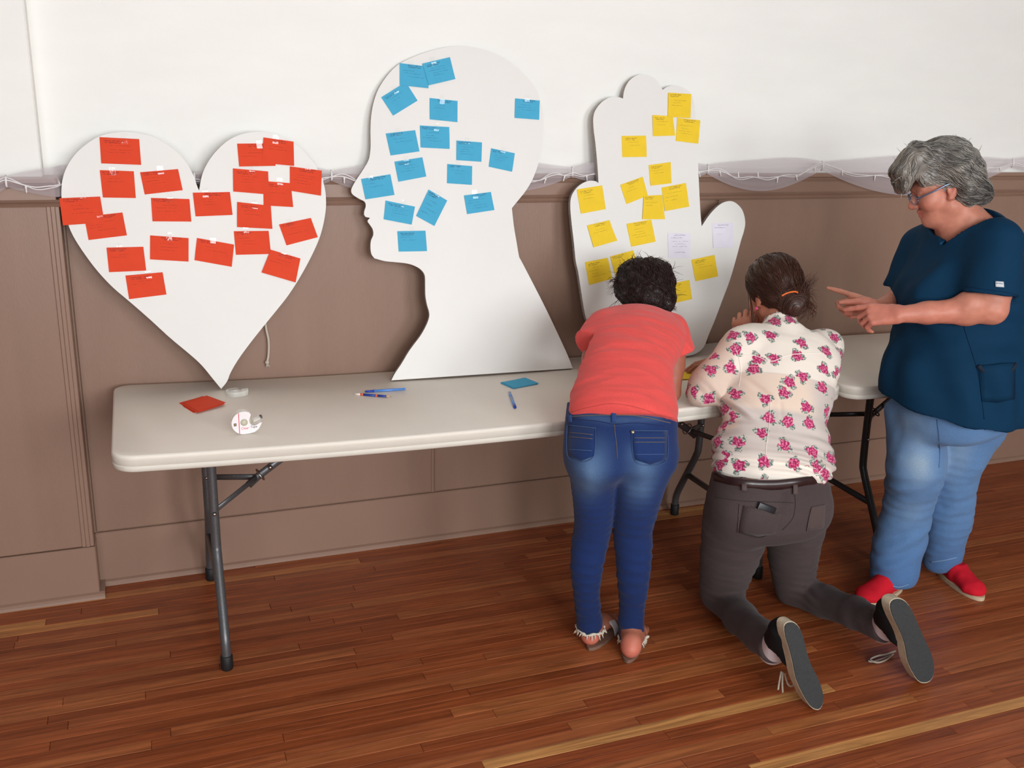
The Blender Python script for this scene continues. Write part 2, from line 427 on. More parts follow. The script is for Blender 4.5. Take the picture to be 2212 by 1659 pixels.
def board(name, px_outline, p0, p1, p2, label, thick=0.019):
    """p0, p1 on the foot line, p2 where the top leans on the wall"""
    p0, p1, p2 = map(np.array, (p0, p1, p2))
    n = np.cross(p1-p0, p2-p0); n /= np.linalg.norm(n)
    if n[1] > 0: n = -n                                # towards the room
    pts = [on_plane(x, y, p0, n) for x, y in px_outline]
    bm = bmesh.new()
    a = [bm.verts.new(p) for p in pts]; b = [bm.verts.new(p-n*thick) for p in pts]
    f1 = bm.faces.new(a); f2 = bm.faces.new(b[::-1]); f1.material_index = f2.material_index = 0
    m = len(a)
    for k in range(m):
        f = bm.faces.new((a[k], b[k], b[(k+1) % m], a[(k+1) % m])); f.material_index = 1
    bmesh.ops.recalc_face_normals(bm, faces=bm.faces)
    bmesh.ops.triangulate(bm, faces=[f1, f2])
    o = bm_obj(name, bm, None); o.data.materials.append(M_foam); o.data.materials.append(M_foam_edge)
    tag(o, label, 'cutout board', 'white cut-out boards leaning on the wall')
    return o, p0, n
heart_px = crop([(1045,1605),(1080,1560),(1100,1510),(1140,1440),(1200,1355),(1290,1240),(1380,1130),(1450,1040),(1520,930),(1590,800),(1640,680),(1668,550),(1670,450),(1655,370),(1620,290),(1560,210),(1480,135),(1400,95),(1320,72),(1240,70),(1160,85),(1080,125),(1010,190),(960,260),(930,330),(913,420),(900,390),(880,330),(840,260),(790,200),(720,145),(640,100),(560,78),(480,70),(400,75),(320,95),(250,135),(180,195),(130,265),(100,340),(90,420),(95,490),(120,590),(160,690),(230,800),(310,905),(400,1000),(500,1085),(620,1190),(740,1300),(860,1400),(930,1465),(1000,1550)], 2.766, 100, 260)
head_px = crop([(437,3076),(2063,2968),(2000,2813),(1850,2493),(1740,2273),(1600,2003),(1583,1973),(1560,1843),(1535,1693),(1517,1533),(1560,1480),(1640,1380),(1700,1280),(1740,1180),(1765,1090),(1785,980),(1797,830),(1795,700),(1775,590),(1740,480),(1700,420),(1640,345),(1560,265),(1470,200),(1370,145),(1250,105),(1130,83),(1040,80),(930,90),(820,115),(720,145),(620,185),(510,240),(430,310),(360,400),(310,490),(275,600),(255,720),(250,850),(252,960),(245,1050),(225,1120),(170,1210),(110,1300),(80,1360),(78,1390),(95,1415),(150,1450),(190,1470),(205,1490),(207,1520),(195,1560),(192,1590),(205,1612),(247,1621),(226,1640),(225,1656),(245,1683),(270,1723),(275,1773),(255,1823),(250,1883),(258,1943),(285,1983),(380,2008),(480,2018),(570,2028),(640,2048),(700,2083),(735,2133),(740,2213),(742,2313),(755,2393),(775,2463),(775,2513),(750,2583),(700,2673),(640,2753),(590,2823),(530,2923),(470,3013)], 4.148, 740, 80)
hand_px = crop([(1060,2373),(1150,2348),(1210,2293),(1250,2193),(1300,2073),(1360,1913),(1420,1753),(1470,1583),(1510,1433),(1533,1360),(1545,1290),(1535,1220),(1510,1165),(1460,1120),(1410,1110),(1350,1130),(1290,1180),(1240,1240),(1190,1315),(1180,1200),(1172,1050),(1165,900),(1160,780),(1150,600),(1140,420),(1130,330),(1110,250),(1080,210),(1030,180),(970,167),(910,180),(872,203),(850,165),(820,120),(770,88),(710,77),(650,92),(600,130),(570,180),(555,230),(550,275),(520,265),(470,260),(420,275),(370,310),(325,370),(308,430),(310,520),(325,640),(340,800),(350,965),(335,952),(310,945),(270,945),(220,965),(170,1005),(130,1070),(120,1150),(130,1280),(150,1450),(165,1600),(185,1690),(210,1853),(240,2033),(265,2098),(320,2193),(420,2283),(560,2353),(720,2383),(900,2388)], 3.77, 1200, 140)
tip = at(*heart_px[0], Z=ztop(0.343)+0.004)
heart, hp, hn = board('heart_board', densify(heart_px), tip, tip+np.array([0.5, 0, 0]), (0.3, -0.104, 1.40),
                      'large white heart cut-out covered with red cards, leaning on the wall')
a = at(*head_px[0], Z=ztop(0.91)+0.0055); b = at(*head_px[1], Z=ztop(1.59)+0.0055)
headb, dp, dn = board('head_board', densify(head_px), a, b, (1.24, -0.024, 1.86),
                      'tall white human-profile head cut-out with blue cards, facing left')
b = at(1480, 771, Z=ztop(2.1)+0.0055)
handb, np_, nn = board('hand_board', densify(hand_px), b, b+np.array([0.5, 0.0, 0]), (1.97, -0.036, 1.78),
                       'white raised-hand cut-out with yellow cards behind the two bending women')

# ------------------------------------------------------------------ cards taped on the boards
def card_mat(name, col):
    return mat(name, col, 0.75, noise=0.03, scale=25, bump=0.05, bscale=300, spec=0.25)
M_red = card_mat('red_card', srgb(228, 74, 42)); M_blue = card_mat('blue_card', srgb(78, 176, 214))
M_yel = card_mat('yellow_card', srgb(246, 208, 52)); M_wht = card_mat('white_card', srgb(232, 228, 240))
M_ink_r = mat('ink_on_red', srgb(178, 50, 32), 0.8, noise=0.2, scale=300); M_ink_b = mat('ink_on_blue', srgb(52, 122, 160), 0.8, noise=0.2, scale=300)
M_ink_y = mat('ink_on_yellow', srgb(186, 154, 44), 0.8, noise=0.2, scale=300); M_ink_w = mat('ink_on_white', srgb(168, 164, 186), 0.8, noise=0.2, scale=300)
M_pink = mat('pale_card_edge', srgb(240, 170, 160), 0.8, noise=0.05)
mt, nt, bs = node_mat('clear_tape')
_tr = N(nt, 'ShaderNodeBsdfTransparent'); _gl = N(nt, 'ShaderNodeBsdfGlossy'); _gl.inputs['Roughness'].default_value = 0.06
_mx = N(nt, 'ShaderNodeMixShader'); _mx.inputs[0].default_value = 0.042
_n = N(nt, 'ShaderNodeTexNoise'); _n.inputs['Scale'].default_value = 45; _b = N(nt, 'ShaderNodeBump'); _b.inputs['Strength'].default_value = 0.16; _b.inputs['Distance'].default_value = 0.002
_t = N(nt, 'ShaderNodeTexCoord'); nt.links.new(_t.outputs['Object'], _n.inputs['Vector']); nt.links.new(_n.outputs[0], _b.inputs['Height']); nt.links.new(_b.outputs[0], _gl.inputs['Normal'])
nt.links.new(_tr.outputs[0], _mx.inputs[1]); nt.links.new(_gl.outputs[0], _mx.inputs[2]); nt.links.new(_mx.outputs[0], nt.nodes['Material Output'].inputs[0])
M_tape = mt
def lerp2(c, u, v):                                    # c = TL, TR, BR, BL
    return (c[0]*(1-u)+c[1]*u)*(1-v)+(c[3]*(1-u)+c[2]*u)*v
def make_card(px, p0, n, lift, m, ink, label, cat, group, rows, seed, tape=True, bend=0.0):
    rg = random.Random(seed)
    c = [on_plane(x, y, p0, n)+n*lift for x, y in px]
    root_bm = bmesh.new(); NU, NV = 6, 4; top = []; bot = []
    for j in range(NV+1):
        for i in range(NU+1):
            u, v = i/NU, j/NV
            w = 0.0012*(1+math.sin(u*3.1+seed)*math.sin(v*2.6+seed*1.7))+bend*(v**2)*(0.4+0.6*u)
            p = lerp2(c, u, v)+n*(w+0.0012)
            top.append(root_bm.verts.new(p)); bot.append(root_bm.verts.new(p-n*0.0007))
    for j in range(NV):
        for i in range(NU):
            k = j*(NU+1)+i; q = (k, k+1, k+NU+2, k+NU+1)
            root_bm.faces.new([top[t] for t in q]); root_bm.faces.new([bot[t] for t in q[::-1]])
    W_ = NU+1
    rim = [j*W_ for j in range(NV+1)]+[NV*W_+i for i in range(1, NU+1)]+[j*W_+NU for j in range(NV-1, -1, -1)]+[i for i in range(NU-1, 0, -1)]
    for a_, b_ in zip(rim, rim[1:]+rim[:1]): root_bm.faces.new((top[a_], top[b_], bot[b_], bot[a_]))
    me = bpy.data.meshes.new('card'); bmesh.ops.recalc_face_normals(root_bm, faces=root_bm.faces); root_bm.to_mesh(me); root_bm.free()
    o = link('card', me, m); tag(o, label, cat, group)
    # handwriting and printed heading as thin strokes that follow the sheet
    bm = bmesh.new()
    wid = np.linalg.norm(c[1]-c[0]); hei = np.linalg.norm(c[3]-c[0])
    def stroke(u0, u1, v, th, amp):
        k = max(6, int((u1-u0)*40)); pr = None
        for i in range(k+1):
            u = u0+(u1-u0)*i/k; vv = v+amp*rg.uniform(-1, 1)
            w = 0.0012*(1+math.sin(u*3.1+seed)*math.sin(vv*2.6+seed*1.7))+bend*(vv**2)*(0.4+0.6*u)
            t_ = th*rg.uniform(0.35, 1.0)
            a_ = bm.verts.new(lerp2(c, u, vv-t_/2)+n*(w+0.0015)); b_ = bm.verts.new(lerp2(c, u, vv+t_/2)+n*(w+0.0015))
            if pr and rg.random() > 0.16: bm.faces.new((pr[0], a_, b_, pr[1]))
            pr = (a_, b_)
    for (u0, u1, v, th) in rows: stroke(u0, u1, v, th, 0.012)
    bm_obj('handwriting', bm, ink, o)
    if tape:
        u = rg.uniform(0.3, 0.62); tw = 0.018/wid; up = 0.014/hei; dn_ = 0.016/hei
        bm = bmesh.new(); pr = None
        tl = rg.uniform(-0.05, 0.05)
        for i in range(7):
            v = -up+(up+dn_)*i/6
            bulge = 0.0034+0.0008*math.sin(i*1.1+seed)+0.0012*math.sin(math.pi*i/6)
            a_ = bm.verts.new(lerp2(c, u-tw/2+tl*v, v)+n*(bulge+0.0004)); b_ = bm.verts.new(lerp2(c, u+tw/2+tl*v, v)+n*(bulge+0.0004+0.0006*math.sin(seed*2.3)))
            if pr: bm.faces.new((pr[0], a_, b_, pr[1]))
            pr = (a_, b_)
        t_ = bm_obj('tape_strip', bm, M_tape, o, True); t_['label'] = 'clear glossy tape holding the card'
    return o
H0 = (0.06, 0.6, 0.07, 0.035); H1 = (0.25, 0.8, 0.06, 0.035)
def rows_for(k):
    rg = random.Random(k*13+5)
    r = [rg.choice([(0.06, 0.55, 0.07, 0.05), (0.28, 0.82, 0.06, 0.05), (0.1, 0.6, 0.12, 0.05)])]
    r.append((r[0][0]+0.02, r[0][1]-0.08, r[0][2]+0.07, 0.045))
    v = 0.30
    for j in range(rg.randint(2, 4)):
        a_ = rg.uniform(0.08, 0.3); r.append((a_, a_+rg.uniform(0.3, 0.6), v, 0.018)); v += rg.uniform(0.1, 0.16)
    return r
RED = [
 ([(318,100),(555,112),(567,266),(328,257)], 'red card at the top of the heart\'s left lobe'),
 ([(320,297),(523,304),(535,464),(338,461)], 'red card directly below the topmost card of the left lobe'),
 ([(560,310),(787,291),(815,417),(588,443)], 'slightly tilted red card on the left lobe, nearest the notch'),
 ([(226,575),(455,550),(482,687),(253,715)], 'red card half tucked under the card at the heart\'s left edge'),
 ([(78,465),(322,455),(348,610),(100,627)], 'red card sticking out past the left edge of the heart'),
 ([(625,463),(855,470),(867,605),(635,603)], 'red card below and left of the heart\'s notch'),
 ([(875,432),(1097,428),(1113,565),(892,574)], 'red card right under the heart\'s notch'),
 ([(1140,139),(1357,137),(1370,272),(1152,276)], 'red card on the right lobe overlapped by the top right card'),
 ([(1297,102),(1477,127),(1480,272),(1288,255)], 'red card highest on the right lobe, lying over its neighbour'),
 ([(1296,362),(1460,375),(1475,518),(1298,508)], 'red card tucked under two others on the right lobe'),
 ([(1115,287),(1325,305),(1330,443),(1117,425)], 'red card at the inner side of the right lobe, third row from its top'),
 ([(1455,275),(1645,300),(1640,450),(1455,420)], 'red card at the right edge of the heart\'s right lobe'),
 ([(1140,487),(1340,510),(1350,648),(1140,637)], 'red card in mid right of the heart, above a card of equal size'),
 ([(1390,622),(1580,583),(1622,698),(1435,747)], 'tilted red card alone near the heart\'s right edge'),
 ([(620,687),(850,703),(850,844),(620,830)], 'red card near the centre of the heart\'s lowest full row'),
 ([(900,702),(1122,742),(1108,875),(885,835)], 'red card tilted down to the right at the heart\'s middle'),
 ([(1120,662),(1328,660),(1342,798),(1133,803)], 'red card touching the creased lowest right card'),
 ([(1340,772),(1518,825),(1488,967),(1285,908)], 'creased red card lowest on the right side of the heart'),
 ([(360,760),(580,755),(597,897),(375,907)], 'red card with a bright tape glint low on the heart\'s left'),
 ([(473,927),(695,907),(718,1040),(495,1068)], 'red card lowest of all on the heart'),
]
for k, (c, lab) in enumerate(RED):
    lift = {4: 0.0016, 8: 0.0016, 10: 0.0016, 11: 0.0018, 12: 0.0032, 17: 0.0016}.get(k, 0.0)
    make_card(crop(c, 2.766, 100, 260), hp, hn, lift, M_red, M_ink_r, lab, 'card', 'red cards taped on the heart', rows_for(k), k, True, 0.004 if k == 17 else 0.0)
BLUE = [
 ([(345,540),(565,405),(672,570),(453,705)], 'strongly tilted blue card at the brow of the head, tucked under another'),
 ([(512,235),(760,265),(768,460),(512,432)], 'blue card at the forehead top between two overlapping cards'),
 ([(712,240),(958,183),(1008,378),(768,435)], 'topmost blue card on the head, tilted up to the right'),
 ([(780,547),(1030,573),(1028,763),(780,738)], 'blue card alone below the top trio on the head'),
 ([(1545,550),(1765,570),(1760,742),(1540,725)], 'blue card alone at the back edge of the head'),
 ([(387,865),(650,835),(688,1025),(430,1062)], 'blue card at eye level nearest the front of the head'),
 ([(692,793),(955,807),(958,1003),(698,990)], 'blue card touching the eye-level front card, at its upper right'),
 ([(1020,928),(1248,945),(1243,1118),(1018,1103)], 'blue card near the centre of the head, under a tape glint'),
 ([(1330,997),(1542,1042),(1517,1207),(1308,1162)], 'blue card rightmost in the head\'s middle row, tilted down to the right'),
 ([(463,1117),(713,1078),(750,1250),(500,1297)], 'blue card with dense handwriting above the nose card'),
 ([(938,1138),(1160,1157),(1158,1325),(935,1310)], 'blue card just below the card at the head\'s centre'),
 ([(165,1272),(427,1230),(465,1415),(205,1455)], 'blue card on the nose of the head'),
 ([(1087,1420),(1328,1388),(1360,1550),(1115,1587)], 'blue card lowest on the right, above the nape'),
 ([(385,1465),(648,1520),(618,1681),(367,1633)], 'blue card level with the mouth, under a bright tape glint'),
 ([(770,1367),(937,1465),(822,1693),(658,1603)], 'upright blue card turned steeply on the cheek'),
 ([(490,1740),(742,1735),(755,1918),(502,1923)], 'blue card lowest on the head, at the chin'),
]
for k, (c, lab) in enumerate(BLUE):
    lift = {1: 0.0016, 2: 0.0034}.get(k, 0.0)
    make_card(crop(c, 4.148, 740, 80), dp, dn, lift, M_blue, M_ink_b, lab, 'card', 'blue cards taped on the head', rows_for(40+k), 40+k)
YEL = [
 ([(787,410),(955,418),(972,577),(792,582)], 'yellow card left of the pair under the topmost card'),
 ([(990,432),(1177,452),(1160,643),(978,620)], 'yellow card at the right edge of the hand\'s index finger'),
 ([(915,228),(1102,240),(1095,435),(912,425)], 'topmost yellow card on the hand'),
 ([(538,580),(735,577),(740,750),(543,752)], 'yellow card alone on the ring finger of the hand'),
 ([(757,817),(935,793),(942,965),(772,985)], 'yellow card alone in the middle, above a cluster of three'),
 ([(525,978),(708,912),(750,1065),(577,1135)], 'densely written tilted yellow card left in the cluster of three'),
 ([(862,1000),(1058,963),(1088,1155),(888,1192)], 'yellow card right in the cluster of three'),
 ([(715,1068),(865,1060),(888,1257),(703,1258)], 'yellow card lowest in the cluster of three'),
 ([(172,1015),(378,982),(408,1175),(205,1213)], 'yellow card on the little finger of the hand'),
 ([(255,1308),(438,1265),(495,1432),(307,1487)], 'curling yellow card below the little finger card'),
 ([(577,1295),(778,1260),(812,1440),(615,1482)], 'yellow card in the palm with long handwriting'),
 ([(238,1608),(423,1571),(460,1743),(272,1793)], 'yellow card low at the left edge of the hand'),
 ([(443,1561),(632,1510),(680,1683),(490,1733)], 'yellow card partly behind the dark curly head'),
 ([(700,1673),(888,1646),(915,1813),(730,1843)], 'yellow card mostly hidden behind the dark curly head'),
 ([(1105,1588),(1292,1548),(1323,1723),(1138,1763)], 'yellow card low at the right edge, under the thumb'),
 ([(925,1783),(1087,1753),(1110,1908),(945,1945)], 'lowest yellow card, right of the dark curly head'),
]
for k, (c, lab) in enumerate(YEL):
    lift = {2: 0.0016, 6: 0.0, 7: 0.0018}.get(k, 0.0)
    make_card(crop(c, 3.77, 1200, 140), np_, nn, lift, M_yel, M_ink_y, lab, 'card', 'yellow cards on the hand', rows_for(80+k), 80+k, k in (9, 12), 0.007 if k == 9 else 0.0)
for k, (c, lab) in enumerate([([(913,1370),(1095,1370),(1095,1572),(917,1572)], 'white card with grey writing in the palm of the hand'),
                              ([(1272,1290),(1440,1285),(1450,1490),(1282,1490)], 'white card with few lines on the thumb of the hand')]):
    rr = [(0.28, 0.78, 0.09, 0.03), (0.1, 0.62, 0.19, 0.03)]+([(0.2, 0.9, 0.34, 0.02), (0.3, 0.8, 0.44, 0.02), (0.2, 0.85, 0.54, 0.02), (0.3, 0.75, 0.78, 0.03)] if k == 0 else [(0.2, 0.45, 0.45, 0.02)])
    make_card(crop(c, 3.77, 1200, 140), np_, nn, 0.0, M_wht, M_ink_w, lab, 'card', 'white cards on the hand', rr, 120+k, False)

# ------------------------------------------------------------------ garland of tulle and string lights
mt, nt, bs = node_mat('white_tulle'); L = nt.links
tr = N(nt, 'ShaderNodeBsdfTransparent'); df = N(nt, 'ShaderNodeBsdfDiffuse'); tl = N(nt, 'ShaderNodeBsdfTranslucent')
df.inputs[0].default_value = srgb(226, 218, 224); tl.inputs[0].default_value = srgb(226, 218, 224)
m1 = N(nt, 'ShaderNodeMixShader'); m1.inputs[0].default_value = 0.35; L.new(df.outputs[0], m1.inputs[1]); L.new(tl.outputs[0], m1.inputs[2])
lw = N(nt, 'ShaderNodeLayerWeight'); lw.inputs[0].default_value = 0.5
rm = N(nt, 'ShaderNodeMapRange'); rm.inputs[1].default_value = 0.0; rm.inputs[2].default_value = 1.0; rm.inputs[3].default_value = 0.42; rm.inputs[4].default_value = 0.88
L.new(lw.outputs['Facing'], rm.inputs[0])
m2 = N(nt, 'ShaderNodeMixShader'); L.new(rm.outputs[0], m2.inputs[0]); L.new(tr.outputs[0], m2.inputs[1]); L.new(m1.outputs[0], m2.inputs[2])
L.new(m2.outputs[0], nt.nodes['Material Output'].inputs[0])
M_tulle = mt
M_wire = mat('white_light_wire', srgb(236, 232, 232), 0.45, noise=0.02)
M_bulb = mat('frosted_bulb', srgb(240, 236, 232), 0.25, noise=0.02)
gar = empty('tulle_garland', at(900, 400, Y=-0.05), 'sheer white tulle garland swagged along the top of the brown wainscot', 'garland')
def pier_off(x):
    t = min(1.0, max(0.0, (-0.086-x)/0.026)); return -0.088*t*t*(3-2*t)
def swag(xa, za, xb, zb, lo, hi, seed, parent):
    """one swag between two gathers: a puffed upper edge and a hanging belly, with folds"""
    rg = random.Random(seed); NU, NV = 44, 22; V = []
    for j in range(NV+1):
        v = j/NV
        for i in range(NU+1):
            u = i/NU; x = xa+(xb-xa)*u; z0 = za+(zb-za)*u
            s = math.sin(math.pi*u)**0.75; g = 0.016+0.0*s
            up = z0+g+hi*s*(0.8+0.2*math.sin(5*u+seed)); dn = z0-g-lo*math.sin(math.pi*u)**0.9
            z = up+(dn-up)*v
            f = math.sin(v*17+u*4*math.sin(seed)+seed)*0.006+math.sin(v*31-u*5+seed*2)*0.003
            y = -0.051-0.007*math.sin(math.pi*min(1, v*1.1))*s+f*0.42*(0.45+0.55*s)
            V.append((x, y+pier_off(x), z))
    Q = [(j*(NU+1)+i, j*(NU+1)+i+1, (j+1)*(NU+1)+i+1, (j+1)*(NU+1)+i) for j in range(NV) for i in range(NU)]
    me = raw_mesh('swag', V, Q, True)
    return link('swag', me, M_tulle, parent)
def gz(px, py): p = at(px, py, Y=-0.055); return p[0], p[2]
knots = [(-2.35, 1.445), (-1.6, 1.45), (-0.98, 1.445), gz(-260, 400), gz(20, 388), gz(420, 384), gz(716, 380), gz(985, 376), gz(1236, 372), gz(1529, 366), gz(1777, 358), gz(2188, 352), gz(2520, 348)]
lows = [0.07, 0.06, 0.065, 0.06, 0.045, 0.05, 0.055, 0.05, 0.05, 0.078, 0.118, 0.06]
his = [0.03, 0.03, 0.03, 0.03, 0.035, 0.03, 0.035, 0.03, 0.035, 0.028, 0.026, 0.03]
M_knot = M_wire
for i in range(len(knots)-1):
    a, b = knots[i], knots[i+1]
    swag(a[0], a[1], b[0], b[1], lows[i], his[i], i*1.7+0.4, gar)
for x, z in knots[1:-1]:
    bm = bmesh.new(); yo = pier_off(x); sweep(bm, [(x, yo-0.048, z+0.018), (x, yo-0.059, z+0.010), (x, yo-0.061, z-0.010), (x, yo-0.048, z-0.018)], 0.0035, 6)
    bm_obj('knot', bm, M_knot, gar, True)
lights_ = empty('string_lights', at(1650, 400, Y=-0.07), 'thin white string of mini lights woven through the tulle garland', 'string lights')
wire = []
for i in range(len(knots)-1):
    a, b = knots[i], knots[i+1]
    for k in range(14):
        u = k/14; s = math.sin(math.pi*u)
        wire.append((a[0]+(b[0]-a[0])*u, -0.0605-0.002*math.sin(u*9+i), a[1]+(b[1]-a[1])*u-s*lows[i]*0.55+0.006*math.sin(u*23+i*2)))
wp = [np.array((p[0], p[1]+pier_off(p[0]), p[2])) for p in smooth_path(wire, 3)]; tube_obj('wire', wp, 0.0021, M_wire, lights_, 6)
wp2 = [(p[0]+0.004, p[1]+0.004, p[2]+0.008*math.sin(j*0.35)) for j, p in enumerate(wp)]
tube_obj('wire', wp2, 0.0018, M_wire, lights_, 6)
for j in range(4, len(wp)-4, 7):
    p = np.array(wp[j]); d = np.array([random.uniform(-0.35, 0.35), -0.05, -1.0 if random.random() < 0.75 else 0.9]); d /= np.linalg.norm(d)
    bm = bmesh.new(); sweep(bm, [p, p+d*0.010, p+d*0.0105, p+d*0.019, p+d*0.023], [0.0034, 0.0034, 0.0026, 0.0026, 0.0008], 8)
    bm_obj('bulb', bm, M_bulb, lights_, True)

# ------------------------------------------------------------------ things on the tables
def rect_stack(px, zbase, m, labs, cat, group, off):
    """loose sheets, lowest first; px = corners of the top sheet"""
    for k, lab in enumerate(labs):
        z = zbase+0.0006+k*0.0016
        c = [at(x+off[k][0], y+off[k][1], Z=z) for x, y in px]
        bm = bmesh.new(); NU = 6; top = []; bot = []
        for j in range(3):
            for i in range(NU+1):
                p = lerp2(c, i/NU, j/2)
                p = p+np.array([0, 0, 0.0004*math.sin(i*0.9+k)])
                top.append(bm.verts.new(p+np.array([0, 0, 0.0008]))); bot.append(bm.verts.new(p))
        W_ = NU+1
        for j in range(2):
            for i in range(NU):
                q = (j*W_+i, j*W_+i+1, (j+1)*W_+i+1, (j+1)*W_+i)
                bm.faces.new([top[t] for t in q]); bm.faces.new([bot[t] for t in q[::-1]])
        rim = [0, W_, 2*W_]+[2*W_+i for i in range(1, W_)]+[W_+NU]+[i for i in range(NU, 0, -1)]
        for a_, b_ in zip(rim, rim[1:]+rim[:1]): bm.faces.new((top[a_], top[b_], bot[b_], bot[a_]))
        o = bm_obj('card', bm, m); tag(o, lab, 'card', group)
rect_stack([(396,870),(447,855),(488,870),(428,889)], ztop(0.25), M_red,
           ['bottom sheet of the red cards stacked on the table', 'second sheet from the bottom of the red card stack', 'third sheet from the bottom of the red card stack', 'topmost sheet of the red cards stacked on the table'],
           'card', 'loose red cards on the table', [(-10, 3), (-9, 1), (-2, 3), (0, 0)])
rect_stack([(1083,826),(1134,816),(1164,828),(1110,838)], ztop(1.4), M_blue,
           ['bottom sheet of the blue cards stacked on the table', 'middle sheet of the blue cards stacked on the table', 'topmost sheet of the blue card stack, shifted to the right'],
           'card', 'loose blue cards on the table', [(-2, 2), (-2, 1), (0, 0)])
rect_stack([(1440,803),(1506,804),(1520,818),(1440,820)], ztop(2.0), M_yel,
           ['bottom sheet of yellow paper on the table beside the coral shirt', 'topmost sheet of yellow paper on the table beside the coral shirt'],
           'card', 'loose yellow paper on the table', [(2, 1), (0, 0)])
M_pen = mat('blue_translucent_barrel', srgb(86, 140, 214), 0.2, noise=0.04, coat=0.3)
M_pend = mat('dark_blue_ink', srgb(38, 70, 170), 0.35, noise=0.05)
M_tip = mat('pen_tip_metal', srgb(190, 180, 150), 0.3, 0.8)
M_navy = mat('navy_pencil_paint', srgb(30, 62, 150), 0.35, noise=0.03)
M_oran = mat('orange_pencil_band', srgb(226, 98, 56), 0.4, noise=0.03)
M_wood2 = mat('sharpened_wood', srgb(214, 178, 132), 0.7, noise=0.1)
M_eras = mat('white_eraser', srgb(236, 226, 220), 0.7, noise=0.03)
M_lead = mat('graphite', srgb(60, 60, 62), 0.4)
def stick(name, label, cat, pa, pb, z, r, segs, seg=12):
    """segs: (part, t0, t1, r0, r1, material) along pa->pb, lying on a surface"""
    a = at(*pa, Z=z+r); b = at(*pb, Z=z+r)
    root = empty(name, a, label, cat)
    for part, t0, t1, r0, r1, m in segs:
        bm = bmesh.new(); sweep(bm, [a+(b-a)*t0, a+(b-a)*(t0+(t1-t0)*0.5), a+(b-a)*t1], [r0*r, (r0+r1)/2*r, r1*r], seg)
        bm_obj(part, bm, m, root, True)
    return root
stick('pen', 'translucent light blue pen lying behind the navy pencil', 'pen', (786,846), (876,840), ztop(0.84), 0.0045,
      [('tip', 0.0, 0.03, 0.2, 0.35, M_tip), ('grip', 0.03, 0.24, 0.75, 1.0, M_pend), ('barrel', 0.24, 0.95, 1.0, 1.0, M_pen), ('end_plug', 0.95, 1.0, 1.0, 0.9, M_pen)])
stick('pencil', 'short navy pencil with orange band and white eraser', 'pencil', (767,851), (846,857), ztop(0.80), 0.0042,
      [('eraser', 0.0, 0.15, 0.9, 0.9, M_eras), ('ferrule', 0.15, 0.23, 1.02, 1.02, M_oran), ('barrel', 0.23, 0.56, 1, 1, M_navy), ('barrel', 0.56, 0.62, 1.02, 1.02, M_oran), ('barrel', 0.62, 0.86, 1, 1, M_navy), ('wood', 0.86, 0.96, 1.0, 0.3, M_wood2), ('lead', 0.96, 1.0, 0.3, 0.05, M_lead)], 6)
stick('pen', 'blue translucent pen in front of the blue card stack', 'pen', (1101,848), (1113,881), ztop(1.30), 0.0045,
      [('barrel', 0.0, 0.3, 1, 1, M_pen), ('barrel', 0.3, 0.82, 1, 0.95, M_pen), ('cap', 0.82, 0.97, 1.15, 1.1, M_pend), ('tip', 0.97, 1.0, 0.8, 0.4, M_pend)])
# tape dispensers
mt, nt, bs = node_mat('clear_plastic'); bs.inputs['Base Color'].default_value = (0.93, 0.92, 0.86, 1); bs.inputs['Roughness'].default_value = 0.12
bs.inputs['Alpha'].default_value = 0.42
M_clear = mt
M_label = mat('white_pink_label', srgb(240, 232, 234), 0.4, noise=0.01)
M_pinkb = mat('red_print', srgb(214, 50, 80), 0.5, noise=0.02); M_black = mat('black_print', srgb(70, 66, 70), 0.5, noise=0.02)
M_gold = mat('gold_print', srgb(200, 150, 50), 0.5, noise=0.02)
M_roll = mat('tape_roll', srgb(206, 198, 176), 0.25, noise=0.04)
def disp_outline():
    """snail outline: a disc, an arm with a toothed mouth at the right"""
    P = []
    for k in range(25):
        a = math.radians(62+k*8.6)
        P.append((0.030*math.cos(a), 0.030*math.sin(a)))
    P += [(0.012, -0.0295), (0.026, -0.027), (0.036, -0.020), (0.043, -0.008), (0.0445, -0.003), (0.040, -0.004), (0.033, -0.008), (0.026, -0.010), (0.019, -0.008), (0.0145, -0.002), (0.0135, 0.006), (0.0165, 0.015), (0.0185, 0.020)]
    return P
def extrude_outline(P, F, d0, d1):
    bm = bmesh.new(); a = [bm.verts.new(F(x, y, d0)) for x, y in P]; b = [bm.verts.new(F(x, y, d1)) for x, y in P]
    n = len(P)
    for k in range(n): bm.faces.new((a[k], a[(k+1) % n], b[(k+1) % n], b[k]))
    f1 = bm.faces.new(a[::-1]); f2 = bm.faces.new(b)
    bmesh.ops.recalc_face_normals(bm, faces=bm.faces); bmesh.ops.triangulate(bm, faces=[f1, f2])
    return bm
c0 = at(527, 909, Y=-0.56); z0 = ztop(c0[0]); base = at(532, 936, Z=z0)
fx = np.array([math.cos(0.06), math.sin(0.06), 0]); fn = np.array([math.sin(0.06), -math.cos(0.06), 0]); fz = np.array([0, 0, 1.0])
orig = base+np.array([-0.007, 0, 0.0365])
DF = lambda x, y, d: orig+(fx*x+fz*y)*1.19+fn*d*1.1
disp = empty('tape_dispenser', base, 'white tape dispenser with red lettering standing on its edge', 'tape dispenser')
bm_obj('housing', extrude_outline(disp_outline(), DF, -0.010, 0.0098), M_clear, disp)
lab = [(x*0.965, y*0.965) for x, y in disp_outline()]
bm_obj('label_face', extrude_outline(lab, DF, 0.0099, 0.0107), M_label, disp)
box = lambda x0, x1, y0, y1: [(x0, y0), (x1, y0), (x1, y1), (x0, y1)]
bm_obj('red_stripe', extrude_outline(box(-0.0125, -0.0108, -0.0265, 0.0262), DF, 0.0108, 0.0112), M_pinkb, disp)
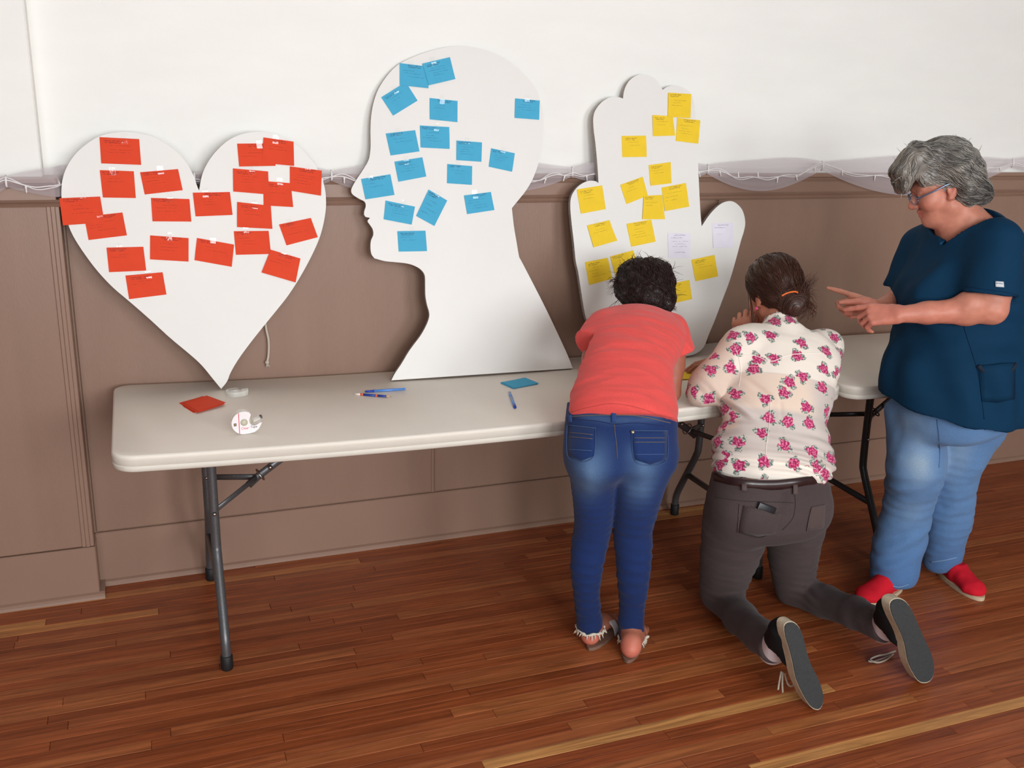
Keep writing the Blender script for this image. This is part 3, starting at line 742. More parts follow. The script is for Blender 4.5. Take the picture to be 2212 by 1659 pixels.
bm_obj('logo_square', extrude_outline(box(-0.0245, -0.0180, -0.006, 0.001), DF, 0.0108, 0.0112), M_black, disp)
bm_obj('logo_emblem', extrude_outline(box(-0.0228, -0.0197, -0.004, -0.0005), DF, 0.0112, 0.0115), M_gold, disp)
bm = bmesh.new(); sweep(bm, [DF(0.0005, 0.0015, -0.0102), DF(0.0005, 0.0015, 0.0122)], 0.0105, 24); bm_obj('hub', bm, M_roll, disp, True)
bm = bmesh.new(); sweep(bm, [DF(0.0005, 0.0015, -0.009), DF(0.0005, 0.0015, 0.0095)], 0.021, 28); bm_obj('tape_roll', bm, M_roll, disp, True)
bm_obj('cutter', extrude_outline(box(0.024, 0.044, 0.002, 0.0075), lambda x, y, d: DF(x, y-0.004+(x-0.024)*0.35, d), -0.008, 0.008), M_clear, disp)
bm_obj('cutter_teeth', extrude_outline(box(0.041, 0.046, 0.006, 0.0115), DF, -0.008, 0.008), M_black, disp)
def text(body, size, F, m, parent, name='lettering', shear=0.0):
    cu = bpy.data.curves.new(name, 'FONT'); cu.body = body; cu.size = size; cu.extrude = 0.0; cu.resolution_u = 3; cu.shear = shear
    to = bpy.data.objects.new('t', cu); COL.objects.link(to)
    dg = bpy.context.evaluated_depsgraph_get(); me = bpy.data.meshes.new_from_object(to.evaluated_get(dg))
    bpy.data.objects.remove(to); bpy.data.curves.remove(cu)
    for v in me.vertices: v.co = Vector(F(v.co.x, v.co.y))
    me.update(); return link(name, me, m, parent)
text('Clear', 0.0085, lambda x, y: DF(x-0.0075, y-0.0165, 0.0111), M_pinkb, disp)
text('Tape', 0.0085, lambda x, y: DF(x+0.0150, y-0.0150, 0.0111), M_black, disp)
# second dispenser lying flat beside the heart tip
b2 = at(508, 848, Z=ztop(0.39)+0.0095); DG = lambda x, y, d: b2+np.array([x*0.95-y*0.3, x*0.3+y*0.95, 0])*1.0+np.array([0, 0, d])
d2 = empty('tape_dispenser', b2-np.array([0, 0, 0.0095]), 'clear tape dispenser lying flat at the tip of the heart', 'tape dispenser')
bm_obj('housing', extrude_outline(disp_outline(), DG, -0.0085, 0.0085), M_clear, d2)
bm = bmesh.new(); sweep(bm, [DG(0, 0.001, -0.0075), DG(0, 0.001, 0.0088)], 0.020, 28); bm_obj('tape_roll', bm, M_clear, d2, True)
bm = bmesh.new(); sweep(bm, [DG(0, 0.001, -0.008), DG(0, 0.001, 0.0095)], 0.010, 24); bm_obj('hub', bm, M_clear, d2, True)
bm_obj('cutter', extrude_outline(box(0.024, 0.046, 0.0, 0.006), DG, -0.007, 0.007), M_clear, d2)
# cord hanging behind the heart
M_cord = mat('cotton_cord', srgb(206, 192, 178), 0.9, noise=0.12, scale=300, bump=0.5, bscale=400)
cp = [at(x, y, Y=-0.030) for x, y in ((560,560),(566,640),(574,705),(580,735),(580,765),(577,782))]
cord = empty('hanging_cord', cp[0], 'short white cord with frayed knot hanging from behind the heart', 'cord')
tube_obj('cord', smooth_path(cp, 5), 0.0042, M_cord, cord, 8)
kb = cp[-1]
bm = bmesh.new(); sweep(bm, [kb+np.array([0, 0, 0.006]), kb, kb-np.array([0, 0, 0.008])], [0.004, 0.008, 0.005], 10); bm_obj('knot', bm, M_cord, cord, True)
bm = bmesh.new()
for k in range(14):
    d = np.array([random.uniform(-0.6, 0.9), random.uniform(-0.4, 0.2), -1])*0.013
    sweep(bm, [kb-np.array([0, 0, 0.005]), kb-np.array([0, 0, 0.005])+d*0.6, kb-np.array([0, 0, 0.005])+d+np.array([random.uniform(-.003, .003), 0, 0])], [0.0016, 0.0013, 0.0006], 4)
bm_obj('frayed_end', bm, M_cord, cord, True)

# ------------------------------------------------------------------ implicit surfaces for the people and their clothes
A = lambda *p: np.array(p, float)
def unit(v): v = np.asarray(v, float); return v/np.linalg.norm(v)
class Field:
    def __init__(s, lo, hi, res):
        s.lo = np.array(lo, float); s.res = res
        s.n = np.ceil((np.array(hi)-s.lo)/res).astype(int)+1
        s.f = np.full(s.n, 0.25, np.float32)
    def sub(s, lo, hi):
        a = np.clip(np.floor((np.array(lo)-s.lo)/s.res).astype(int), 0, s.n); b = np.clip(np.ceil((np.array(hi)-s.lo)/s.res).astype(int)+1, 0, s.n)
        sl = tuple(slice(i, j) for i, j in zip(a, b))
        ax = [(s.lo[k]+s.res*np.arange(a[k], b[k])).astype(np.float32) for k in range(3)]
        return sl, ax[0][:, None, None], ax[1][None, :, None], ax[2][None, None, :]
    def put(s, sl, d, k, mode):
        if 0 in d.shape: return
        g = s.f[sl]
        if mode == 'cut': d = -d
        if k > 1e-6:
            h = np.maximum(k-np.abs(g-d), 0)/k; c = h*h*k*0.25
        else: c = 0
        s.f[sl] = (np.minimum(g, d)-c) if mode == 'add' else (np.maximum(g, d)+c)
    def cone(s, a, b, ra, rb, k=0.01, mode='add'):
        a = np.asarray(a, float); b = np.asarray(b, float); m = max(ra, rb)+k+0.02
        sl, X, Y, Z = s.sub(np.minimum(a, b)-m, np.maximum(a, b)+m)
        w = b-a; L2 = max(float(w @ w), 1e-12)
        x, y, z = X-a[0], Y-a[1], Z-a[2]
        t = np.clip((x*w[0]+y*w[1]+z*w[2])/L2, 0, 1)
        d = np.sqrt((x-t*w[0])**2+(y-t*w[1])**2+(z-t*w[2])**2)-(ra+(rb-ra)*t)
        s.put(sl, d.astype(np.float32), k, mode)
    def chain(s, P, Rr, k=0.01, mode='add'):
        for i in range(len(P)-1): s.cone(P[i], P[i+1], Rr[i], Rr[i+1], k, mode)
    def ball(s, c, r, Rm=None, k=0.01, mode='add'):
        c = np.asarray(c, float); r = np.broadcast_to(np.asarray(r, float), (3,)); m = max(r)+k+0.02
        Rm = np.eye(3) if Rm is None else np.asarray(Rm)
        sl, X, Y, Z = s.sub(c-m, c+m); x, y, z = X-c[0], Y-c[1], Z-c[2]
        q = 0; g = 0
        for i in range(3):
            e = (x*Rm[i][0]+y*Rm[i][1]+z*Rm[i][2])
            q = q+(e/r[i])**2; g = g+(e/r[i]**2)**2
        q = np.sqrt(q); d = q*(q-1)/np.maximum(np.sqrt(g), 1e-6)
        s.put(sl, d.astype(np.float32), k, mode)
    def ell(s, a, b, ra, rb, u, k=0.02, mode='add', cap=0.5):
        """elliptic tube: ra, rb = (radius along u, radius across)"""
        a = np.asarray(a, float); b = np.asarray(b, float); w = b-a; Ln = np.linalg.norm(w); w = w/Ln
        u = np.asarray(u, float); u = unit(u-w*(u @ w)); v = np.cross(w, u)
        m = max(max(ra), max(rb))+k+0.02
        sl, X, Y, Z = s.sub(np.minimum(a, b)-m, np.maximum(a, b)+m)
        x, y, z = X-a[0], Y-a[1], Z-a[2]
        h = x*w[0]+y*w[1]+z*w[2]; t = np.clip(h/Ln, 0, 1)
        ru = ra[0]+(rb[0]-ra[0])*t; rv = ra[1]+(rb[1]-ra[1])*t; rc = np.minimum(ru, rv)*cap
        eu = x*u[0]+y*u[1]+z*u[2]; ev = x*v[0]+y*v[1]+z*v[2]; ew = h-t*Ln
        q = np.sqrt((eu/ru)**2+(ev/rv)**2+(ew/rc)**2); g = np.sqrt((eu/ru**2)**2+(ev/rv**2)**2+(ew/rc**2)**2)
        d = q*(q-1)/np.maximum(g, 1e-6)
        d = np.where(q < 0.3, -np.minimum(ru, rv)*0.7, d)
        s.put(sl, d.astype(np.float32), k, mode)
    def ells(s, P, Rr, u, k=0.02, mode='add', cap=0.5):
        for i in range(len(P)-1): s.ell(P[i], P[i+1], Rr[i], Rr[i+1], u, k, mode, cap)
    def plane(s, p, n, k=0.0):
        """keep the side n points away from"""
        n = unit(n); sl, X, Y, Z = s.sub(s.lo, s.lo+s.res*s.n)
        d = ((X-p[0])*n[0]+(Y-p[1])*n[1]+(Z-p[2])*n[2]).astype(np.float32)
        d = np.broadcast_to(d, s.f.shape)
        if k > 0:
            h = np.maximum(k-np.abs(s.f-d), 0)/k; s.f = np.maximum(s.f, d)+h*h*k*0.25
        else: s.f = np.maximum(s.f, d)
    def coords(s):
        sl, X, Y, Z = s.sub(s.lo, s.lo+s.res*s.n); return X, Y, Z
    def copy(s):
        o = Field.__new__(Field); o.lo = s.lo; o.res = s.res; o.n = s.n; o.f = s.f.copy(); return o
    def mesh(s, relax=2):
        f = s.f.copy(); f[0] = f[-1] = 0.2; f[:, 0] = f[:, -1] = 0.2; f[:, :, 0] = f[:, :, -1] = 0.2
        neg = f < 0; n = np.array(f.shape)
        c = [neg[i:n[0]-1+i, j:n[1]-1+j, k:n[2]-1+k] for i in (0, 1) for j in (0, 1) for k in (0, 1)]
        anyc = c[0].copy(); allc = c[0].copy()
        for q in c[1:]: anyc |= q; allc &= q
        act = anyc & ~allc; ids = np.argwhere(act)
        idx = np.full(act.shape, -1, np.int32); idx[tuple(ids.T)] = np.arange(len(ids))
        val = {}
        for i in (0, 1):
            for j in (0, 1):
                for k in (0, 1): val[(i, j, k)] = f[ids[:, 0]+i, ids[:, 1]+j, ids[:, 2]+k]
        P = np.zeros((len(ids), 3)); cnt = np.zeros(len(ids))
        for p in list(val):
            for ax in range(3):
                if p[ax] == 0:
                    q = list(p); q[ax] = 1; q = tuple(q); a, b = val[p], val[q]
                    m = (a < 0) != (b < 0); t = np.where(m, a/np.where(m, a-b, 1), 0)
                    e = np.array(p, float)[None, :].repeat(len(ids), 0); e[:, ax] += t
                    P += e*m[:, None]; cnt += m
        V = s.lo+s.res*(ids+P/np.maximum(cnt, 1)[:, None])
        F = []
        for ax in range(3):
            o1, o2 = [(1, 2), (2, 0), (0, 1)][ax]
            sl0 = [slice(None)]*3; sl1 = [slice(None)]*3; sl0[ax] = slice(0, -1); sl1[ax] = slice(1, None)
            a = neg[tuple(sl0)]; b = neg[tuple(sl1)]; ch = a != b
            e = np.argwhere(ch); ok = (e[:, o1] > 0) & (e[:, o2] > 0) & (e[:, o1] < n[o1]-1) & (e[:, o2] < n[o2]-1); e = e[ok]
            def g(d1, d2):
                q = e.copy(); q[:, o1] += d1; q[:, o2] += d2; return idx[tuple(q.T)]
            quad = np.stack([g(-1, -1), g(0, -1), g(0, 0), g(-1, 0)], 1)
            fl = a[tuple(e.T)]; quad[~fl] = quad[~fl][:, ::-1]
            F.append(quad)
        F = np.concatenate(F); F = F[(F >= 0).all(1)]
        V = relax_mesh(V, F, relax)
        return V, F
def edges_of(F):
    E = np.concatenate([F[:, [0, 1]], F[:, [1, 2]], F[:, [2, 3]], F[:, [3, 0]]]); return E
def relax_mesh(V, F, it, lam=0.5, mu=-0.52):
    E = edges_of(F); n = len(V); deg = np.maximum(np.bincount(E[:, 0], minlength=n)+np.bincount(E[:, 1], minlength=n), 1)
    for k in range(it*2):
        S = np.stack([np.bincount(E[:, 0], V[E[:, 1], c], n)+np.bincount(E[:, 1], V[E[:, 0], c], n) for c in range(3)], 1)/deg[:, None]
        V = V+(lam if k % 2 == 0 else mu)*(S-V)
    return V
def normals_of(V, F):
    fn = np.cross(V[F[:, 2]]-V[F[:, 0]], V[F[:, 3]]-V[F[:, 1]])
    Nn = np.zeros_like(V)
    for k in range(4):
        for c in range(3): Nn[:, c] += np.bincount(F[:, k], fn[:, c], len(V))
    return Nn/np.maximum(np.linalg.norm(Nn, axis=1), 1e-12)[:, None]
_T = np.random.RandomState(3).rand(32, 32, 32)*2-1
def noise3(P):
    i = np.floor(P).astype(int); f = P-i; f = f*f*(3-2*f); r = 0
    for a in (0, 1):
        for b in (0, 1):
            for c in (0, 1):
                w = (f[:, 0] if a else 1-f[:, 0])*(f[:, 1] if b else 1-f[:, 1])*(f[:, 2] if c else 1-f[:, 2])
                r = r+w*_T[(i[:, 0]+a) % 32, (i[:, 1]+b) % 32, (i[:, 2]+c) % 32]
    return r
def sstep(x, a, b):
    t = np.clip((x-a)/(b-a), 0, 1); return t*t*(3-2*t)
def seg_t(V, a, b):
    a = np.asarray(a); w = np.asarray(b)-a; L2 = w @ w
    t = (V-a) @ w/L2; d = np.linalg.norm(V-a-np.clip(t, 0, 1)[:, None]*w, axis=1); return t, d
def add_col(me, C, name='tint'):
    a = me.color_attributes.new(name, 'FLOAT_COLOR', 'POINT')
    c4 = np.ones((len(C), 4), np.float32); c4[:, :3] = C; a.data.foreach_set('color', c4.ravel())
def add_uv(me, UV):
    uv = me.uv_layers.new(name='UVMap')
    li = np.empty(len(me.loops), np.int32); me.loops.foreach_get('vertex_index', li)
    uv.data.foreach_set('uv', np.asarray(UV, np.float32)[li].ravel())
def add_uv2(me, Ua, Ub, F, pick):
    uv = me.uv_layers.new(name='UVMap'); F = np.asarray(F)
    U = np.where(pick[:, None, None], np.asarray(Ub)[F], np.asarray(Ua)[F]); uv.data.foreach_set('uv', U.astype(np.float32).ravel())
def box_uv(V, F, o, ex, ey, ez):
    """per-face flat mapping along the nearest of three axes"""
    q = (V-o) @ np.array([ex, ey, ez]).T; Nn = normals_of(V, F)[F].mean(1) @ np.array([ex, ey, ez]).T
    k = np.abs(Nn*A(1.0, 0.62, 1.3)).argmax(1); Q = q[F]
    U = np.where((k == 2)[:, None, None], Q[:, :, [0, 1]], np.where((k == 0)[:, None, None], Q[:, :, [2, 1]]+A(3.3, 0.03), Q[:, :, [0, 2]]+A(0.02, 5.1)))
    return U
def tint_mat(name, rough=0.6, spec=0.4, bump=0.0, bscale=300, noise=0.06, nscale=60, sss=0.0, sheen=0.0, stretch=None):
    m, nt, b = node_mat(name); L = nt.links
    at_ = N(nt, 'ShaderNodeAttribute', attribute_name='tint')
    tc = N(nt, 'ShaderNodeTexCoord'); mp = N(nt, 'ShaderNodeMapping'); L.new(tc.outputs['Object'], mp.inputs[0])
    if stretch: mp.inputs['Scale'].default_value = stretch
    nz = N(nt, 'ShaderNodeTexNoise'); nz.inputs['Scale'].default_value = nscale; nz.inputs['Detail'].default_value = 5; L.new(mp.outputs[0], nz.inputs['Vector'])
    cr = N(nt, 'ShaderNodeValToRGB'); e = cr.color_ramp.elements; e[0].position = 0.3; e[1].position = 0.7
    e[0].color = (1-noise,)*3+(1,); e[1].color = (1+noise,)*3+(1,); L.new(nz.outputs[0], cr.inputs[0])
    mx = N(nt, 'ShaderNodeMix', data_type='RGBA', blend_type='MULTIPLY'); mx.inputs[0].default_value = 1
    L.new(at_.outputs['Color'], mx.inputs[6]); L.new(cr.outputs[0], mx.inputs[7]); L.new(mx.outputs[2], b.inputs['Base Color'])
    b.inputs['Roughness'].default_value = rough; b.inputs['Specular IOR Level'].default_value = spec
    if sss: b.inputs['Subsurface Weight'].default_value = sss; b.inputs['Subsurface Radius'].default_value = (0.012, 0.004, 0.002); b.inputs['Subsurface Scale'].default_value = 0.5
    if sheen: b.inputs['Sheen Weight'].default_value = sheen; b.inputs['Sheen Roughness'].default_value = 0.5
    if bump:
        n2 = N(nt, 'ShaderNodeTexNoise'); n2.inputs['Scale'].default_value = bscale; n2.inputs['Detail'].default_value = 3; L.new(mp.outputs[0], n2.inputs['Vector'])
        bp = N(nt, 'ShaderNodeBump'); bp.inputs['Strength'].default_value = bump; bp.inputs['Distance'].default_value = 0.002
        L.new(n2.outputs[0], bp.inputs['Height']); L.new(bp.outputs[0], b.inputs['Normal'])
    return m
M_skin = tint_mat('skin', 0.5, 0.4, 0.12, 250, 0.07, 45)
M_cotton = tint_mat('cotton_jersey', 0.85, 0.2, 0.15, 900, 0.06, 320, sheen=0.15)
M_denim = tint_mat('denim_twill', 0.85, 0.2, 0.35, 700, 0.12, 380, sheen=0.1)
M_hairm = tint_mat('hair_strands', 0.42, 0.45, 0.0, 300, 0.10, 120)
M_canvas = tint_mat('canvas_shoe', 0.85, 0.2, 0.3, 700, 0.08, 300)
def sobj(name, V, F, m, parent=None, tint=None, relaxed=True):
    me = raw_mesh(name, V, F, True)
    if tint is not None:
        C = np.asarray(tint, float)
        if C.ndim == 1: C = np.repeat(C[None, :3], len(V), 0)
        add_col(me, C)
    return link(name, me, m, parent)
class Surf:
    """ray and nearest queries on a mesh"""
    def __init__(s, V, F): s.t = BVHTree.FromPolygons([tuple(v) for v in V], [tuple(int(i) for i in f) for f in F])
    def px(s, x, y, off=0.0):
        d = Vector(ray(x, y)).normalized(); r = s.t.ray_cast(Vector(CAM), d)
        if r[0] is None:
            r = s.t.find_nearest(Vector(CAM)+d*3.0)
            # walk towards the ray a little
            for dist in np.linspace(2.2, 4.2, 41):
                q = s.t.find_nearest(Vector(CAM)+d*float(dist))
                if q[3] < r[3]: r = q
        n = r[1]
        if n.dot(d) > 0: n = -n
        return np.array(r[0]+n*off), np.array(n)
    def near(s, p, off=0.0):
        r = s.t.find_nearest(Vector(p)); n = r[1]
        return np.array(r[0]+n*off), np.array(n)
def patch(name, S, px, m, parent, off=0.003, thick=0.003, n=6, tint=None, pt=0.0, bulge=0.0):
    """a cloth piece lying on a surface; px = four corners TL, TR, BR, BL (curved by extra points is not needed)"""
    c = [np.array(p, float) for p in px]; bm = bmesh.new(); top = []; bot = []
    for j in range(n+1):
        for i in range(n+1):
            q = lerp2(c, i/n, j/n)+A(0, pt*(j/n)*(1-abs(2*i/n-1))); p, nn_ = S.px(q[0], q[1])
            bo = off+bulge*math.sin(math.pi*i/n)*(1-j/n)**0.7; top.append(bm.verts.new(p+nn_*bo)); bot.append(bm.verts.new(p+nn_*(bo-thick)))
    W_ = n+1
    for j in range(n):
        for i in range(n):
            q = (j*W_+i, j*W_+i+1, (j+1)*W_+i+1, (j+1)*W_+i)
            bm.faces.new([top[t] for t in q]); bm.faces.new([bot[t] for t in q[::-1]])
    rim = [j*W_ for j in range(n+1)]+[n*W_+i for i in range(1, n+1)]+[j*W_+n for j in range(n-1, -1, -1)]+[i for i in range(n-1, 0, -1)]
    for a_, b_ in zip(rim, rim[1:]+rim[:1]): bm.faces.new((top[a_], top[b_], bot[b_], bot[a_]))
    o = bm_obj(name, bm, m, parent, True)
    if tint is not None: add_col(o.data, np.repeat(np.array(tint, float)[None, :3], len(o.data.vertices), 0))
    return o
def seam(name, S, px, m, parent, r=0.0016, off=0.0012, n=8, tint=None, flat=0.6):
    P = smooth_path([A(x, y) for x, y in px], n); pts = [S.px(p[0], p[1], off)[0] for p in P]
    o = tube_obj(name, pts, r, m, parent, 6, flat)
    if tint is not None: add_col(o.data, np.repeat(np.array(tint, float)[None, :3], len(o.data.vertices), 0))
    return o
def strand_mesh(lines, radii, cols):
    """thin three-sided tubes; lines = list of point arrays"""
    V = []; F = []; C = []
    for ln, r, c in zip(lines, radii, cols):
        ln = np.asarray(ln); k0 = len(V); n = len(ln)
        t = np.gradient(ln, axis=0); t /= np.maximum(np.linalg.norm(t, axis=1), 1e-9)[:, None]
        ref = A(0.3, 0.5, 0.81); u = np.cross(t, ref); u /= np.maximum(np.linalg.norm(u, axis=1), 1e-9)[:, None]; v = np.cross(t, u)
        for i in range(n):
            rr = r*(1-0.75*(i/(n-1))**2)*(0.5 if i == 0 else 1)
            for a in range(3):
                V.append(ln[i]+(u[i]*math.cos(a*2.094)+v[i]*math.sin(a*2.094))*rr); C.append(c)
        for i in range(n-1):
            for a in range(3):
                p = k0+i*3+a; q = k0+i*3+(a+1) % 3; F.append((p, q, q+3, p+3))
    return np.array(V), np.array(F), np.array(C)
def comb(S, roots, flow, steps, step, lift, wob=0.0, seed=0):
    """strands that start at roots and lie along a surface, following flow(p, i, t)"""
    rg = np.random.RandomState(seed); out = []
    for i, p in enumerate(roots):
        p = np.array(p, float); ph = rg.rand()*6.28; ln = []; lf = lift*(0.4+rg.rand()*1.0)
        for k in range(steps+1):
            q, n = S.near(p); ln.append(q+n*lf*min(1, 0.25+k*0.4))
            d = np.array(flow(q, i, k/steps), float); d = d-n*(d @ n)
            L_ = np.linalg.norm(d)
            if L_ < 1e-6: break
            d /= L_; sd = np.cross(n, d)
            p = q+d*step+sd*wob*math.sin(ph+k*1.1)
        if len(ln) > 3: out.append(ln)
    return out

# ------------------------------------------------------------------ heads and hands
def head_frame(fwd, up):
    f = unit(fwd); u = np.asarray(up, float); u = unit(u-f*(u @ f)); r = np.cross(f, u)      # r = the person's right
    return np.array([r, f, u])
def build_head(fd, c, fr, s=1.0, fat=0.0):
    """c = point between the ears at eye height; rows of fr = right, forward, up"""
    g = lambda x, y, z: c+s*(fr[0]*x+fr[1]*y+fr[2]*z)
    e = fat
    fd.ball(g(0, -0.014, 0.034), (0.074*s, 0.096*s, 0.086*s), fr, 0.01)
    fd.ell(g(0, 0.028, 0.012), g(0, 0.050, -0.080), ((0.066+e)*s, 0.058*s), ((0.040+e)*s, 0.036*s), fr[0], 0.02)
    fd.ball(g(0, 0.070, -0.096), (0.024*s, 0.020*s, 0.019*s), fr, 0.02)
    for q in (-1, 1):
        fd.ball(g(q*0.046, 0.008, -0.062), (0.022+e)*s, None, 0.025)
        fd.ball(g(q*0.038, 0.056, -0.026), (0.030+e)*s, None, 0.02)
        fd.cone(g(q*0.012, 0.086, 0.024), g(q*0.046, 0.068, 0.024), 0.011*s, 0.010*s, 0.015)
    fd.cone(g(0, 0.080, 0.018), g(0, 0.106, -0.030), 0.009*s, 0.0125*s, 0.010)
    for q in (-1, 1):
        fd.ball(g(q*0.012, 0.096, -0.035), (0.009*s, 0.011*s, 0.008*s), fr, 0.006)
        fd.ball(g(q*0.032, 0.096, 0.004), (0.017*s, 0.014*s, 0.010*s), fr, 0.010, 'cut')
        fd.ball(g(q*0.031, 0.074, 0.003), 0.0150*s, None, 0.003)
        fd.cone(g(q*0.018, 0.088, 0.011), g(q*0.044, 0.079, 0.009), 0.0042*s, 0.004*s, 0.004)
        # ears
        Re = head_frame(fr[1]*0.35+fr[0]*q*-0.2, fr[2]*0.97-fr[1]*0.25)
        fd.ball(g(q*0.074, -0.010, -0.006), (0.009*s, 0.018*s, 0.031*s), [fr[0], unit(fr[1]+fr[2]*0.25), unit(fr[2]-fr[1]*0.25)], 0.006)
        fd.ball(g(q*0.083, -0.004, -0.003), (0.006*s, 0.010*s, 0.018*s), [fr[0], unit(fr[1]+fr[2]*0.25), unit(fr[2]-fr[1]*0.25)], 0.004, 'cut')
        fd.ball(g(q*0.072, 0.004, -0.034), 0.008*s, None, 0.006)
    fd.cone(g(-0.020, 0.080, -0.058), g(0, 0.090, -0.055), 0.005*s, 0.0068*s, 0.006); fd.cone(g(0.020, 0.080, -0.058), g(0, 0.090, -0.055), 0.005*s, 0.0068*s, 0.006)
    fd.cone(g(-0.017, 0.079, -0.068), g(0, 0.087, -0.070), 0.005*s, 0.0078*s, 0.006); fd.cone(g(0.017, 0.079, -0.068), g(0, 0.087, -0.070), 0.005*s, 0.0078*s, 0.006)
    fd.cone(g(-0.023, 0.084, -0.062), g(0.023, 0.084, -0.062), 0.0022*s, 0.0022*s, 0.003, 'cut')
    return g
def build_hand(fd, wrist, d, nrm, side, curls, spread=0.0, s=1.0, thumb=(0.5, 0.3)):
    """d = wrist to knuckles, nrm = back of the hand, side = direction of the thumb side
    curls: per finger (index..little) three bend angles in degrees"""
    d = unit(d); nrm = unit(np.asarray(nrm)-d*(np.asarray(nrm) @ d)); sd = np.cross(d, nrm)
    if sd @ np.asarray(side) < 0: sd = -sd
    wrist = np.asarray(wrist, float)
    K = []; offs = (0.030, 0.010, -0.011, -0.030); ln = (0.088, 0.092, 0.087, 0.079)
    for o, l in zip(offs, ln): K.append(wrist+s*(d*l+sd*o*1.0))
    for o, kp in zip(offs, K):
        fd.cone(wrist+s*(sd*o*0.55+d*0.008), kp, 0.0165*s, 0.0112*s, 0.012)
    L3 = ((0.042, 0.026, 0.021), (0.046, 0.029, 0.022), (0.042, 0.027, 0.021), (0.033, 0.021, 0.018))
    R3 = (0.0098, 0.0088, 0.0078, 0.0062)
    for fi in range(4):
        p = K[fi]; dirv = unit(d+sd*spread*(1.5-fi)); a = 0.0
        for j in range(3):
            a += math.radians(curls[fi][j]); v = dirv*math.cos(a)-nrm*math.sin(a)
            q = p+v*L3[fi][j]*s; fd.cone(p, q, R3[j]*s*(0.9 if fi == 3 else 1), R3[j+1]*s*(0.9 if fi == 3 else 1), 0.003); p = q
    tb = wrist+s*(d*0.022+sd*0.024-nrm*0.006)
    out, inn = thumb
    v = unit(d*(1-out*0.5)+sd*out-nrm*inn); p1 = tb+v*0.040*s; v2 = unit(d+sd*out*0.35-nrm*inn*1.2); p2 = p1+v2*0.030*s; v3 = unit(d*1.1+sd*out*0.1-nrm*inn*1.3); p3 = p2+v3*0.024*s
    fd.cone(wrist+s*d*0.012+s*sd*0.010, tb+v*0.02*s, 0.016*s, 0.0145*s, 0.012); fd.cone(tb, p1, 0.0145*s, 0.0112*s, 0.008); fd.cone(p1, p2, 0.0108*s, 0.0096*s, 0.004); fd.cone(p2, p3, 0.0096*s, 0.0070*s, 0.003)
    return K
def rowpx(xl, xr, y, Y):
    c = at((xl+xr)/2, y, Y=Y); return c, (xr-xl)/2/ppm(c)
CR = A(math.cos(YAW), -math.sin(YAW), 0)               # rightwards across the picture
CF = A(math.sin(YAW), math.cos(YAW), 0)                # away from the camera
def skin_tint(V, base, warm=0.05):
    n = noise3(V*22); n2 = noise3(V*7+9)
    C = np.repeat(np.array(base)[None, :3], len(V), 0)
    C = C*(1+0.05*n[:, None]); C[:, 1:] *= (1-warm*np.clip(n2, 0, 1))[:, None]
    return C
def rows_field(fd, rows, e, depth, u, k=0.03, fine=3):
    """stack of elliptic sections given by their picture outline; e shrinks or swells them"""
    Q = []
    for r in rows:
        c, w = rowpx(*r[:4]); dp = r[4] if len(r) > 4 else depth
        Q.append(np.array([c[0], c[1], c[2], w+e, (dp*w if dp > 0.3 else dp)+e]))
    Q = smooth_path(Q, fine)
    P = [q[:3] for q in Q]; Rr = [(max(q[3], 0.012), max(q[4], 0.012)) for q in Q]
    fd.ells(P, Rr, u, k, 'add', 0.35); return P, Rr

